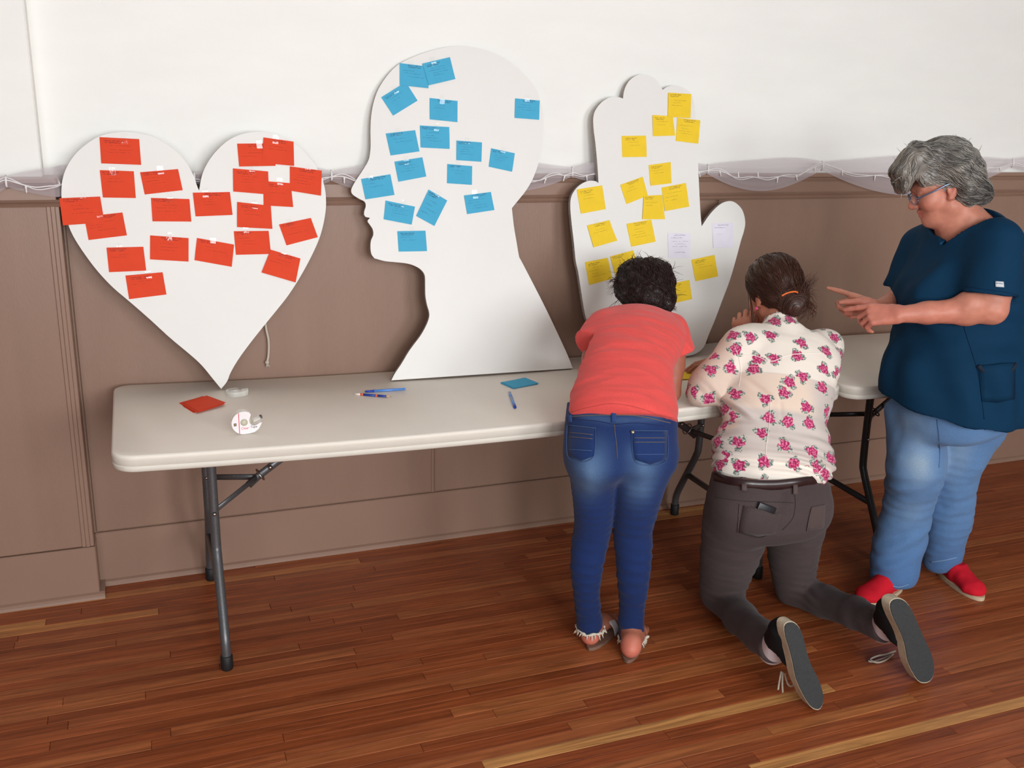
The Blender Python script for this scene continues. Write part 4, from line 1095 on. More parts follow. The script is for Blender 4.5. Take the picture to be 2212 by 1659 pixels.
# ================================================================== the woman in the coral shirt
SK_A = srgb(164, 100, 78); SK_B = srgb(188, 122, 98); SK_C = srgb(198, 132, 110)
def person_coral():
    legL = [(1226,1342,975,-1.00),(1229,1338,1010,-1.00),(1234,1331,1050,-0.99),(1239,1327,1090,-0.98),(1241,1323,1130,-0.96),(1235,1314,1172,-0.945),(1232,1302,1227,-0.95),(1238,1296,1280,-0.945),(1243,1299,1325,-0.935),(1246,1304,1354,-0.93)]
    legR = [(1320,1456,975,-1.02),(1322,1447,1012,-1.03),(1324,1436,1050,-1.03),(1326,1424,1090,-1.02),(1325,1408,1150,-1.00),(1328,1409,1180,-1.00),(1332,1404,1244,-1.01),(1337,1394,1307,-1.00),(1335,1391,1345,-1.00),(1338,1391,1376,-0.998)]
    pel = [(1240,1448,862,-0.935,0.62),(1234,1448,888,-0.955,0.62),(1230,1450,925,-0.975,0.66),(1229,1452,965,-0.99,0.70),(1229,1452,1000,-1.0,0.64)]
    tor = [(1233,1452,915,-0.995,0.70),(1239,1450,890,-0.965,0.68),(1245,1452,860,-0.935,0.64),(1258,1446,815,-0.885,0.66),(1264,1447,775,-0.82,0.64),(1270,1466,738,-0.745,0.60),(1284,1474,712,-0.675,0.50),(1318,1446,698,-0.635,0.52)]
    lo, hi = (1.16, -1.28, -0.01), (2.12, -0.25, 1.24)
    # ---- body
    b = Field(lo, hi, 0.0038)
    rows_field(b, legL, -0.010, 0.95, CR, 0.02); rows_field(b, legR, -0.010, 0.95, CR, 0.02)
    rows_field(b, pel[1:], -0.016, 0.66, CR, 0.03); rows_field(b, tor[2:], -0.020, 0.6, CR, 0.03)
    hc = at(1389, 640, Y=-0.50); fr = head_frame(CF*0.78+A(0, 0, -0.62)-CR*0.12, CF*0.55+A(0, 0, 0.8)-CR*0.05)
    g = build_head(b, hc, fr, 0.88)
    nk = at(1386, 700, Y=-0.632)
    b.cone(nk, g(0, -0.030, -0.060), 0.050, 0.046, 0.03)
    # arms, hands resting on the table
    for sx, sh, el, wr, hd in ((-1, at(1296, 712, Y=-0.66), at(1272, 826, Y=-0.70), A(1.60, -0.50, 0.765), A(0.35, 0.93, -0.12)), (1, at(1460, 722, Y=-0.67), at(1449, 848, Y=-0.725), A(1.80, -0.52, 0.755), A(-0.1, 0.99, -0.12))):
        b.chain([sh, sh*0.45+el*0.55, el], [0.046, 0.037, 0.032], 0.015); b.chain([el, el*0.6+wr*0.4, wr], [0.032, 0.033, 0.0225], 0.01)
        build_hand(b, wr, hd, (0, 0.1, 1), (-sx, 0, 0), [(14, 12, 8)]*4, 0.16, 0.93, (0.7, 0.25))
    # feet
    feet = []
    for hx, hy, tx, ty in ((1274, 1374, 1341, 1312), (1362, 1402, 1386, 1328)):
        h = at(hx, hy, Z=0.036); t = at(tx, ty, Z=0.02); d = unit(A(t[0]-h[0], t[1]-h[1], 0)); sd = np.cross(d, A(0, 0, 1)); feet.append((h, d, sd))
        b.ball(h+A(0, 0, 0.002), (0.029, 0.029, 0.029), None, 0.01)
        b.ell(h+d*0.01+A(0, 0, 0.012), h+d*0.11+A(0, 0, 0.004), (0.028, 0.034), (0.036, 0.024), sd, 0.02)
        b.ell(h+d*0.11+A(0, 0, 0.002), h+d*0.150-A(0, 0, 0.006), (0.037, 0.022), (0.038, 0.015), sd, 0.015)
        for i, (o, ln, r) in enumerate(((-0.026, 0.052, 0.0115), (-0.008, 0.048, 0.009), (0.007, 0.042, 0.0085), (0.020, 0.034, 0.008), (0.031, 0.024, 0.0075))):
            s_ = -1 if hx < 1300 else 1
            p = h+d*0.145-sd*o*(-s_)*1.0-A(0, 0, 0.012); b.cone(p, p+d*ln*0.8, r*1.1, r, 0.004)
        b.cone(h+d*0.02+A(0, 0, 0.02), at(1275 if hx < 1300 else 1364, 1345 if hx < 1300 else 1366, Y=-0.93 if hx < 1300 else -0.998)+A(0, 0, 0.02), 0.029, 0.027, 0.015)
    V, F = b.mesh()
    C = skin_tint(V, SK_A)
    for h, d, sd in feet:
        w = sstep(-np.linalg.norm(V-h, axis=1), -0.06, -0.02)[:, None]; C = C*(1-w*0.9)+np.array(srgb(214, 120, 100))[:3]*w*0.9
    body = sobj('person', V, F, M_skin, None, C)
    tag(body, 'person in coral T-shirt and dark jeans bending over the table, back to the camera', 'person')
    # ---- jeans
    j = Field((1.16, -1.26, 0.02), (1.75, -0.78, 0.86), 0.0045)
    rows_field(j, legL, -0.001, 0.95, CR, 0.009); rows_field(j, legR, -0.001, 0.95, CR, 0.009); rows_field(j, pel, 0.001, 0.66, CR, 0.03)
    for x in (1290, 1390):
        j.ball(at(x, 994, Y=-1.035), (0.072, 0.066, 0.072), None, 0.05)
    j.cone(at(1332, 1010, Y=-1.13), at(1333, 930, Y=-1.10), 0.012, 0.004, 0.03, 'cut')
    topn = A(-0.05, 0.25, 1.0); j.plane(at(1340, 858, Y=-0.95), topn)
    # cuffs cut square
    V, F = j.mesh()
    Nn = normals_of(V, F)
    t = V[:, 2]
    w = noise3(V*A(16, 16, 40))*0.0026*sstep(-t, -0.42, -0.12)+noise3(V*A(20, 20, 26)+7)*0.0008
    knee = np.exp(-((t-0.33)/0.07)**2)*np.sin(t*150+V[:, 0]*30)*0.0012
    V = V+Nn*(w+knee)[:, None]
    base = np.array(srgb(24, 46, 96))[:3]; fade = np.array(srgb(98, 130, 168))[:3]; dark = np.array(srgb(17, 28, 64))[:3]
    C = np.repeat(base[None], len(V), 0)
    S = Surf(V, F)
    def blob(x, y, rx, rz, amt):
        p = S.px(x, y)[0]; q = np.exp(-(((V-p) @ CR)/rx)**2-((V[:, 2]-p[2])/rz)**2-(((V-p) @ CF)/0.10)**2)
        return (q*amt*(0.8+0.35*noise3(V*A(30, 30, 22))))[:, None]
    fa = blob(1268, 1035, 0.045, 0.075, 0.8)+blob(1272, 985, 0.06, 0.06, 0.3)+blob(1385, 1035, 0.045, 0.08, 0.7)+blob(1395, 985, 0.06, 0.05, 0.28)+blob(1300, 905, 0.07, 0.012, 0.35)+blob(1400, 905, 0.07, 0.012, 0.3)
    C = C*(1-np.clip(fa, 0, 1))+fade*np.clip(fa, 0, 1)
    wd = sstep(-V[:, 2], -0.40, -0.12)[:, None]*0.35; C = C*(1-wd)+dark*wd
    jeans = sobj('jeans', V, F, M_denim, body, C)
    st = srgb(120, 104, 84); sb = srgb(64, 92, 140); dk = srgb(22, 42, 92)
    for nm, q in (('back_pocket', ((1228,918),(1287,926),(1283,985),(1229,984))), ('back_pocket', ((1364,931),(1440,931),(1438,992),(1370,992)))):
        pk = patch(nm, S, q, M_denim, jeans, 0.0035, 0.003, 6, srgb(28, 52, 102), 11)
        (a, b_, c_, d_) = q; mid = ((c_[0]+d_[0])/2, c_[1]+12)
        seam('stitching', S, (a, b_), M_denim, pk, 0.0012, 0.0045, 6, sb); seam('stitching', S, (a, d_, mid, c_, b_), M_denim, pk, 0.0013, 0.0045, 6, sb)
        l1 = lambda f: ((a[0]+(d_[0]-a[0])*f+4, a[1]+(d_[1]-a[1])*f), (b_[0]+(c_[0]-b_[0])*f-5, b_[1]+(c_[1]-b_[1])*f))
        seam('stitching', S, l1(0.25), M_denim, pk, 0.0009, 0.0045, 6, st); seam('stitching', S, l1(0.40), M_denim, pk, 0.0009, 0.0045, 6, st)
        seam('stitching', S, l1(0.82), M_denim, pk, 0.0012, 0.0045, 6, sb)
    bp, bn = S.px(1366, 934, 0.005)
    bm = bmesh.new(); sweep(bm, [bp-bn*0.003, bp+bn*0.002, bp+bn*0.004], [0.0055, 0.0052, 0.003], 12); bm_obj('rivet', bm, M_tip, jeans, True)
    seam('waistband_seam', S, ((1232,900),(1285,897),(1326,897),(1380,899),(1448,914)), M_denim, jeans, 0.0012, 0.0012, 5, st)
    seam('centre_seam', S, ((1327,915),(1329,940),(1332,965),(1333,990)), M_denim, jeans, 0.0014, 0.001, 5, st)
    seam('yoke_seam', S, ((1236,905),(1290,910),(1326,917)), M_denim, jeans, 0.0012, 0.001, 5, dk); seam('yoke_seam', S, ((1328,917),(1380,914),(1440,922)), M_denim, jeans, 0.0012, 0.001, 5, dk)
    patch('belt_loop', S, ((1321,872),(1331,872),(1331,913),(1321,913)), M_denim, jeans, 0.005, 0.003, 3, srgb(44, 70, 124))
    patch('belt_loop', S, ((1229,897),(1236,897),(1237,912),(1230,912)), M_denim, jeans, 0.005, 0.003, 3, srgb(44, 70, 124))
    # frayed white cuffs
    M_fray = mat('frayed_cotton', srgb(206, 196, 180), 0.9, noise=0.1, scale=200, bump=0.3)
    for cuff, rows in ((0, legL[-1]), (1, legR[-1])):
        c, r = rowpx(*rows); c = c-A(0, 0, 0.004); bm = bmesh.new(); rg = random.Random(cuff)
        ring = [c+(CR*math.cos(a)+CF*math.sin(a))*(r+0.0015)+A(0, 0, rg.uniform(-0.005, 0.004)-0.012*math.sin(a)*0) for a in np.linspace(0, 2*math.pi, 37)]
        sweep(bm, ring, [0.0042+0.002*math.sin(k*1.9) for k in range(37)], 6)
        for k in range(26):
            a = rg.uniform(0, 6.28); p = c+(CR*math.cos(a)+CF*math.sin(a))*(r+0.001)
            dd = (CR*math.cos(a)+CF*math.sin(a))*rg.uniform(0, 0.012)+A(0, 0, -rg.uniform(0.006, 0.018))
            sweep(bm, [p, p+dd*0.6, p+dd], [0.003, 0.0022, 0.0008], 5)
        p = c+CR*(r+0.003); 
        if cuff: sweep(bm, [p, p+CR*0.008+A(0, 0, 0.006), p+CR*0.014+A(0, 0, 0.008)], [0.004, 0.006, 0.003], 6)
        bm_obj('frayed_cuff', bm, M_fray, jeans, True)
    # sandals
    M_sole = mat('worn_sandal_sole', srgb(120, 92, 76), 0.7, noise=0.12); M_strap = mat('silver_grey_strap', srgb(180, 174, 176), 0.5, noise=0.15, scale=200, bump=0.4)
    for k, (h, d, sd) in enumerate(feet):
        off = sd*0.012 if k == 0 else sd*-0.004
        o0 = A(h[0], h[1], 0)+off-d*0.006
        P = []
        for a in np.linspace(0, 2*math.pi, 28, endpoint=False):
            x = math.cos(a); y = math.sin(a); P.append((y*(0.034+0.010*max(0, x)), 0.105+x*0.128))
        bm = extrude_outline(P, lambda x, y, z: o0+sd*x+d*y+A(0, 0, z), 0.001, 0.012); s_ = bm_obj('sandal', bm, M_sole, body); auto_smooth(s_)
        q = [o0+d*0.105+sd*(0.041*math.cos(a))+A(0, 0, 0.010+0.046*math.sin(a)) for a in np.linspace(0, math.pi, 13)]
        for dd in (-0.012, -0.006, 0.0, 0.006, 0.012): tube_obj('strap', [p+d*dd+A(0, 0, 0.001) for p in q], 0.0032, M_strap, s_, 6)
    # ---- T-shirt
    s = Field((1.18, -1.16, 0.66), (2.02, -0.48, 1.06), 0.0042)
    rows_field(s, tor, 0.0, 0.6, CR, 0.03)
    s.ball(at(1392, 714, Y=-0.645), (0.10, 0.06, 0.065), None, 0.05)
    sl = ((at(1306, 708, Y=-0.665), at(1268, 744, Y=-0.70), 0.054, 0.047), (at(1448, 716, Y=-0.67), at(1473, 766, Y=-0.70), 0.058, 0.046))
    for a, b_, ra, rb in sl:
        d = unit(b_-a); s.cone(a, b_+d*0.03, ra, rb, 0.03)
    for a, b_, ra, rb in sl:
        d = unit(b_-a); sb_ = Field.copy(s)
    # sleeve openings and hem
    X, Y, Z = s.coords()
    for a, b_, ra, rb in sl:
        d = unit(b_-a); far = ((X-b_[0])*d[0]+(Y-b_[1])*d[1]+(Z-b_[2])*d[2]); rad = np.sqrt((X-b_[0]-d[0]*far)**2+(Y-b_[1]-d[1]*far)**2+(Z-b_[2]-d[2]*far)**2)
        cutv = np.maximum(-far, rad-rb*1.5); s.f = np.maximum(s.f, -cutv.astype(np.float32))
    hn_ = np.cross(at(1457, 924, Y=-1.02)-at(1229, 899, Y=-0.99), at(1328, 880, Y=-1.09)-at(1229, 899, Y=-0.99)); hn_ = unit(hn_)
    if hn_[2] > 0: hn_ = -hn_
    s.plane(at(1229, 899, Y=-0.99), hn_)
    s.cone(nk+unit(hc-nk)*0.03, nk+unit(hc-nk)*0.14, 0.060, 0.075, 0.01, 'cut')
    V, F = s.mesh(); Nn = normals_of(V, F)
    ax = unit(at(1385, 700, Y=-0.66)-at(1345, 890, Y=-0.96)); t = (V-at(1345, 890, Y=-0.96)) @ ax; u = (V-at(1345, 890, Y=-0.96)) @ CR
    up = np.cross(CR, ax)
    mid = np.exp(-((t-0.19)/0.075)**2)
    f1 = np.sin((t-0.55*u*u*4+0.05*noise3(V*9))*95)*noise3(np.stack([u*7, t*9, t*0+3], 1))
    f2 = noise3(np.stack([u*8, t*42-u*6, t*0+5], 1)); f2 = 1-np.abs(f2)*2
    V = V+Nn*(0.0048*mid*f1+0.0022*f2+0.0018*noise3(V*16))[:, None]
    C = np.repeat(np.array(srgb(228, 84, 80))[None, :3], len(V), 0)*(1+0.05*noise3(np.stack([u*30, t*140, t*0], 1)))[:, None]
    shirt = sobj('t_shirt', V, F, M_cotton, body, C)
    S2 = Surf(V, F)
    seam('hem_seam', S2, ((1234,890),(1280,878),(1328,872),(1390,884),(1452,909)), M_cotton, shirt, 0.001, 0.0006, 5, srgb(200, 72, 68))
    # ---- hair: dark, loose curls
    hr = Field(hc-0.24, hc+0.24, 0.0045)
    hr.ball(g(0, -0.030, 0.036), (0.087, 0.094, 0.090), fr, 0.01)
    for x, y, z, r in ((0.04, -0.06, -0.02, 0.052), (-0.04, -0.06, -0.02, 0.052), (0, -0.075, -0.045, 0.050), (0.075, -0.02, 0.0, 0.034), (-0.070, -0.02, 0.02, 0.034), (0.05, -0.05, 0.06, 0.05), (-0.05, -0.05, 0.06, 0.05), (0.06, -0.07, -0.06, 0.032)):
        hr.ball(g(x, y, z), r, None, 0.035)
    V, F = hr.mesh(); Nn = normals_of(V, F)
    V = V+Nn*(0.006*noise3(V*38)+0.004*noise3(V*80))[:, None]
    hcol = np.array(srgb(40, 24, 22))[:3]
    hair = sobj('hair', V, F, M_hairm, body, hcol)
    S3 = Surf(V, F); rg = np.random.RandomState(5)
    idx = rg.choice(len(V), 900, replace=False)
    crown = g(0, -0.02, 0.12); nape = g(0.02, -0.10, -0.06)
    def flow(p, i, t):
        return (nape-p)*0.6+unit(p-crown)*0.12+0.9*A(math.sin(p[2]*70+i), math.cos(p[0]*80+i*2), math.sin(p[1]*75+i*3))*0.12
    ln = comb(S3, V[idx], flow, 8, 0.011, 0.004, 0.006, 2)
    for k in range(150):                               # flyaways
        q = V[rg.randint(len(V))]; n = S3.near(q)[1]; n2 = unit(n+A(*rg.uniform(-0.9, 0.9, 3)))
        L_ = rg.uniform(0.015, 0.05); cu = A(*rg.uniform(-1, 1, 3))*0.018
        ln.append([q+n2*L_*s_+cu*s_*s_ for s_ in np.linspace(0, 1, 7)])
    q0 = S3.px(1440, 664)[0]
    for k in range(26):                                # the small tail to the right
        e = at(1462+rg.uniform(-8, 2), 671+rg.uniform(-6, 3), Y=-0.60+rg.uniform(-0.02, 0.02)); ln.append([q0+(e-q0)*s_+A(0, 0, 0.01)*math.sin(3.1*s_)+A(*rg.uniform(-1, 1, 3))*0.002 for s_ in np.linspace(0, 1, 7)])
    q0 = S3.px(1334, 606)[0]
    for k in range(20):
        e = at(1312+rg.uniform(-4, 12), 612+rg.uniform(-14, 24), Y=-0.52); ln.append([q0+(e-q0)*s_+A(0, 0, 0.012)*math.sin(5*s_+k)*s_ for s_ in np.linspace(0, 1, 8)])
    cols = [hcol*rg.uniform(0.6, 1.7)*A(1.05, 0.95, 0.95) for _ in ln]
    V2, F2, C2 = strand_mesh(ln, [rg.uniform(0.0006, 0.0013) for _ in ln], cols)
    me = raw_mesh('hair_locks', V2, F2, True); add_col(me, C2); link('hair_locks', me, M_hairm, hair)
person_coral()

# ================================================================== the kneeling woman in the flowered blouse
def flower_mat():
    m, nt, b = node_mat('flowered_chiffon'); L = nt.links
    at_ = N(nt, 'ShaderNodeAttribute', attribute_name='tint'); uv = N(nt, 'ShaderNodeUVMap')
    nz = N(nt, 'ShaderNodeTexNoise'); nz.inputs['Scale'].default_value = 70; nz.inputs['Detail'].default_value = 2; L.new(uv.outputs[0], nz.inputs['Vector'])
    sb = N(nt, 'ShaderNodeVectorMath', operation='SUBTRACT'); sb.inputs[1].default_value = (0.5, 0.5, 0.5); L.new(nz.outputs['Color'], sb.inputs[0])
    sc = N(nt, 'ShaderNodeVectorMath', operation='SCALE'); sc.inputs['Scale'].default_value = 0.020; L.new(sb.outputs[0], sc.inputs[0])
    ad = N(nt, 'ShaderNodeVectorMath', operation='ADD'); L.new(uv.outputs[0], ad.inputs[0]); L.new(sc.outputs[0], ad.inputs[1])
    vo = N(nt, 'ShaderNodeTexVoronoi', voronoi_dimensions='2D', feature='F1'); vo.inputs['Scale'].default_value = 14.0; vo.inputs['Randomness'].default_value = 0.62
    L.new(ad.outputs[0], vo.inputs['Vector'])
    # petals: a wobbling radius round each cell point
    d = vo.outputs['Distance']
    df = N(nt, 'ShaderNodeVectorMath', operation='SUBTRACT')
    s15 = N(nt, 'ShaderNodeVectorMath', operation='SCALE'); s15.inputs['Scale'].default_value = 14.0; L.new(ad.outputs[0], s15.inputs[0])
    p15 = N(nt, 'ShaderNodeVectorMath', operation='SCALE'); p15.inputs['Scale'].default_value = 14.0; L.new(vo.outputs['Position'], p15.inputs[0])
    L.new(s15.outputs[0], df.inputs[0]); L.new(p15.outputs[0], df.inputs[1])
    sp = N(nt, 'ShaderNodeSeparateXYZ'); L.new(df.outputs[0], sp.inputs[0])
    an = N(nt, 'ShaderNodeMath', operation='ARCTAN2'); L.new(sp.outputs[1], an.inputs[0]); L.new(sp.outputs[0], an.inputs[1])
    sepc = N(nt, 'ShaderNodeSeparateColor'); L.new(vo.outputs['Color'], sepc.inputs[0])
    ph = N(nt, 'ShaderNodeMath', operation='MULTIPLY_ADD'); ph.inputs[1].default_value = 6.28; L.new(sepc.outputs[0], ph.inputs[0]); L.new(an.outputs[0], ph.inputs[2])
    def sinof(mult):
        a = N(nt, 'ShaderNodeMath', operation='MULTIPLY'); a.inputs[1].default_value = mult; L.new(ph.outputs[0], a.inputs[0])
        q = N(nt, 'ShaderNodeMath', operation='SINE'); L.new(a.outputs[0], q.inputs[0]); return q.outputs[0]
    # leaves on three sides
    r1 = N(nt, 'ShaderNodeMath', operation='MULTIPLY_ADD'); r1.inputs[1].default_value = 0.10; r1.inputs[2].default_value = 0.305; L.new(sinof(3.0), r1.inputs[0])
    lf = N(nt, 'ShaderNodeMath', operation='LESS_THAN'); L.new(d, lf.inputs[0]); L.new(r1.outputs[0], lf.inputs[1])
    r2 = N(nt, 'ShaderNodeMath', operation='MULTIPLY_ADD'); r2.inputs[1].default_value = 0.035; r2.inputs[2].default_value = 0.235; L.new(sinof(5.0), r2.inputs[0])
    pt = N(nt, 'ShaderNodeMath', operation='LESS_THAN'); L.new(d, pt.inputs[0]); L.new(r2.outputs[0], pt.inputs[1])
    n2 = N(nt, 'ShaderNodeTexNoise'); n2.inputs['Scale'].default_value = 170; n2.inputs['Detail'].default_value = 1; L.new(uv.outputs[0], n2.inputs['Vector'])
    cp = N(nt, 'ShaderNodeValToRGB'); e = cp.color_ramp.elements; e[0].position = 0.36; e[0].color = srgb(150, 28, 84); e[1].position = 0.66; e[1].color = srgb(232, 140, 170)
    q = e.new(0.5); q.color = srgb(196, 56, 112); L.new(n2.outputs[0], cp.inputs[0])
    cl = N(nt, 'ShaderNodeValToRGB'); e = cl.color_ramp.elements; e[0].position = 0.42; e[0].color = srgb(96, 112, 104); e[1].position = 0.60; e[1].color = srgb(206, 208, 196); L.new(n2.outputs[0], cl.inputs[0])
    mA = N(nt, 'ShaderNodeMix', data_type='RGBA'); L.new(lf.outputs[0], mA.inputs[0]); L.new(at_.outputs['Color'], mA.inputs[6]); L.new(cl.outputs[0], mA.inputs[7])
    mB = N(nt, 'ShaderNodeMix', data_type='RGBA'); L.new(pt.outputs[0], mB.inputs[0]); L.new(mA.outputs[2], mB.inputs[6]); L.new(cp.outputs[0], mB.inputs[7])
    L.new(mB.outputs[2], b.inputs['Base Color']); b.inputs['Roughness'].default_value = 0.75; b.inputs['Specular IOR Level'].default_value = 0.25
    b.inputs['Sheen Weight'].default_value = 0.15
    return m
def person_floral():
    thL = [(1540,1668,1085,-1.01),(1524,1662,1125,-0.99),(1518,1648,1170,-0.96),(1515,1630,1215,-0.93),(1514,1610,1258,-0.905),(1516,1604,1290,-0.89)]
    thR = [(1650,1783,1085,-1.01),(1655,1781,1125,-0.99),(1659,1770,1170,-0.97),(1665,1762,1215,-0.95),(1674,1756,1255,-0.93),(1680,1752,1280,-0.92)]
    pel = [(1549,1780,1030,-1.00,0.60),(1541,1781,1055,-1.01,0.64),(1536,1784,1090,-1.02,0.68),(1532,1782,1120,-1.01,0.62)]
    tor = [(1552,1782,1030,-1.0,0.62),(1549,1789,1000,-0.995,0.62),(1553,1786,965,-0.97,0.62),(1557,1770,925,-0.945,0.62),(1562,1772,890,-0.92,0.62),(1568,1784,850,-0.885,0.60),(1576,1802,805,-0.845,0.56),(1582,1804,765,-0.805,0.52),(1600,1792,733,-0.77,0.46)]
    lo, hi = (1.72, -1.62, -0.01), (2.56, -0.38, 1.28)
    hc = at(1670, 633, Y=-0.655)
    fr = head_frame(-CR*0.36+CF*0.86+A(0, 0, -0.42), A(0, 0, 0.9)-CR*0.06)
    nk = at(1688, 715, Y=-0.765)
    shL = at(1600, 752, Y=-0.775); elL = at(1524, 840, Z=0.786); wrL = at(1606, 742, Y=-0.625)
    shR = at(1783, 752, Y=-0.79); elR = at(1812, 815, Z=0.775); wrR = A(2.13, -0.47, 0.775)
    elR = A(2.36, -0.70, 0.802)
    shinL = [at(1560, 1300, Y=-0.895), at(1600, 1335, Y=-1.06), at(1640, 1372, Y=-1.22), at(1672, 1398, Y=-1.345)]
    shinR = [at(1716, 1290, Y=-0.925), at(1780, 1298, Y=-1.05), at(1850, 1325, Y=-1.20), at(1910, 1354, Y=-1.335)]
    for P in (shinL, shinR):
        P[0][2] = max(P[0][2], 0.060); P[1][2] = max(P[1][2], 0.058)
    rad = [0.056, 0.054, 0.051, 0.048]
    b = Field(lo, hi, 0.004)
    rows_field(b, thL, -0.010, 0.95, CR, 0.02); rows_field(b, thR, -0.010, 0.95, CR, 0.02)
    rows_field(b, pel, -0.014, 0.64, CR, 0.03); rows_field(b, tor[1:], -0.018, 0.6, CR, 0.03)
    for P in (shinL, shinR): b.chain(P, [r-0.011 for r in rad], 0.02)
    g = build_head(b, hc, fr, 0.96)
    b.cone(nk, g(0, -0.030, -0.055), 0.054, 0.050, 0.03)
    b.chain([shL, elL, wrL], [0.050, 0.036, 0.024], 0.015); b.chain([shR, elR, wrR], [0.050, 0.036, 0.024], 0.015)
    # left hand against the cheek, right hand on the table
    build_hand(b, wrL, at(1603, 690, Y=-0.60)-wrL, CR*-0.3-CF*0.9, -CF+CR*0.2, [(40, 60, 40), (45, 65, 40), (50, 70, 40), (55, 70, 40)], 0.1, 0.92, (0.5, 0.3))
    build_hand(b, wrR, A(-0.85, 0.5, -0.10), (0, 0, 1), (0, 1, 0), [(15, 20, 12)]*4, 0.12, 0.92, (0.6, 0.3))
    # feet inside the shoes
    sole = {}
    for key, ank, heel, toe in (('L', shinL[3], (1712, 1347, -1.475), (1768, 1533, -1.485)), ('R', shinR[3], (1936, 1306, -1.47), (1992, 1482, -1.478))):
        h = at(heel[0], heel[1], Y=heel[2]); t = at(toe[0], toe[1], Y=toe[2]); t[2] = max(t[2], 0.004)
        d = unit(t-h); sole[key] = (h, t, d)
        b.chain([ank, h+d*0.075+A(0, 0.070, 0.0), h+d*0.15+A(0, 0.062, 0), h+d*0.19+A(0, 0.050, 0)], [0.030, 0.018, 0.017, 0.012], 0.004)
    V, F = b.mesh(); C = skin_tint(V, SK_B)
    body = sobj('person', V, F, M_skin, None, C)
    tag(body, 'person kneeling at the table in a cream blouse with pink flowers and dark trousers', 'person')
    # ---- trousers
    j = Field((1.72, -1.44, 0.0), (2.42, -0.78, 0.60), 0.0045)
    rows_field(j, thL, 0.0, 0.95, CR, 0.02); rows_field(j, thR, 0.0, 0.95, CR, 0.02); rows_field(j, pel, 0.0, 0.64, CR, 0.03)
    for P in (shinL, shinR): j.chain(P, rad, 0.02)
    for x in (1600, 1722): j.ball(at(x, 1095, Y=-1.045), (0.088, 0.080, 0.085), None, 0.05)
    j.cone(at(1664, 1150, Y=-1.16), at(1692, 1075, Y=-1.14), 0.014, 0.004, 0.03, 'cut')
    j.plane(at(1665, 1020, Y=-1.0), A(0, 0.1, 1))
    for P in (shinL, shinR):
        d = unit(P[3]-P[2]); X, Y, Z = j.coords(); e = P[3]+d*0.012
        far = (X-e[0])*d[0]+(Y-e[1])*d[1]+(Z-e[2])*d[2]; rr = (X-e[0])**2+(Y-e[1])**2+(Z-e[2])**2
        j.f = np.maximum(j.f, -np.maximum(-far, np.sqrt(rr)-0.09).astype(np.float32))
    j.plane(A(0, 0, 0.004), A(0, 0, -1))
    V, F = j.mesh(); Nn = normals_of(V, F)
    wr = 0
    for P, rows in ((shinL, thL), (shinR, thR)):
        kc = P[0]; q = np.linalg.norm(V-kc-A(0, -0.05, 0.05), axis=1); wr = wr+np.exp(-(q/0.10)**2)*np.sin(V[:, 2]*190+V[:, 0]*40+3*noise3(V*12))*0.0028
    c1 = at(1640, 1175, Y=-1.0); q = np.abs(V[:, 2]-c1[2])
    wr = wr+np.exp(-(q/0.05)**2)*noise3(V*A(9, 9, 60))*0.004+noise3(V*A(18, 18, 40))*0.0016
    sh_t = sstep(-V[:, 1], 1.08, 1.3); wr = wr+sh_t*noise3(V*A(20, 34, 20))*0.003
    V = V+Nn*wr[:, None]; V[:, 2] = np.maximum(V[:, 2], 0.0015)
    base = np.array(srgb(74, 62, 62))[:3]; C = np.repeat(base[None], len(V), 0)*(1+0.10*noise3(V*9))[:, None]
    tro = sobj('trousers', V, F, M_denim, body, C); S = Surf(V, F)
    ts = srgb(92, 78, 76); td = srgb(56, 46, 46)
    # belt with loops, pocket and phone
    M_belt = mat('brown_leather_belt', srgb(48, 30, 30), 0.28, noise=0.12, scale=60, bump=0.08, bscale=200)
    bl = [S.px(x, y, 0.0035)[0] for x, y in ((1547,1030),(1560,1038),(1580,1044),(1610,1049),(1640,1051),(1675,1050),(1710,1047),(1740,1043),(1765,1039),(1780,1035))]
    bc = np.mean([bl[0], bl[-1]], 0)
    front = [bc+CR*0.168*math.cos(a)+CF*0.115*math.sin(a)+A(0, 0, 0.0) for a in np.linspace(0.25, math.pi-0.25, 9)]
    bm = bmesh.new(); P = smooth_path(bl, 4)+[np.array(p) for p in smooth_path(front, 2)]
    P = P+[P[0]]
    rings = []
    for i, p in enumerate(P):
        o = unit(A(p[0]-bc[0], p[1]-bc[1], 0)); rings.append([bm.verts.new(p+o*a+A(0, 0, z)) for a, z in ((-0.003, -0.019), (0.003, -0.019), (0.0038, 0), (0.003, 0.019), (-0.003, 0.019))])
    for a, c in zip(rings, rings[1:]):
        for k in range(5): bm.faces.new((a[k], a[(k+1) % 5], c[(k+1) % 5], c[k]))
    bm_obj('belt', bm, M_belt, tro, True)
    for x0, x1, y0, y1 in ((1602, 1612, 1026, 1062), (1711, 1720, 1022, 1068)):
        patch('belt_loop', S, ((x0, y0), (x1, y0), (x1, y1), (x0, y1)), M_denim, tro, 0.0105, 0.003, 3, ts)
    pk = patch('back_pocket', S, ((1606, 1092), (1688, 1111), (1674, 1152), (1596, 1148)), M_denim, tro, 0.004, 0.003, 6, srgb(76, 64, 64), 8, 0.019)
    seam('stitching', S, ((1608,1093),(1630,1098),(1655,1104),(1686,1111)), M_denim, pk, 0.0016, 0.0062, 6, ts); seam('stitching', S, ((1598,1090),(1594,1148)), M_denim, pk, 0.0014, 0.003, 6, ts); seam('stitching', S, ((1594,1148),(1640,1160),(1672,1146)), M_denim, pk, 0.0014, 0.003, 6, td)
    pk = patch('back_pocket', S, ((1752, 1095), (1781, 1089), (1779, 1140), (1741, 1146)), M_denim, tro, 0.004, 0.003, 6, srgb(84, 70, 68))
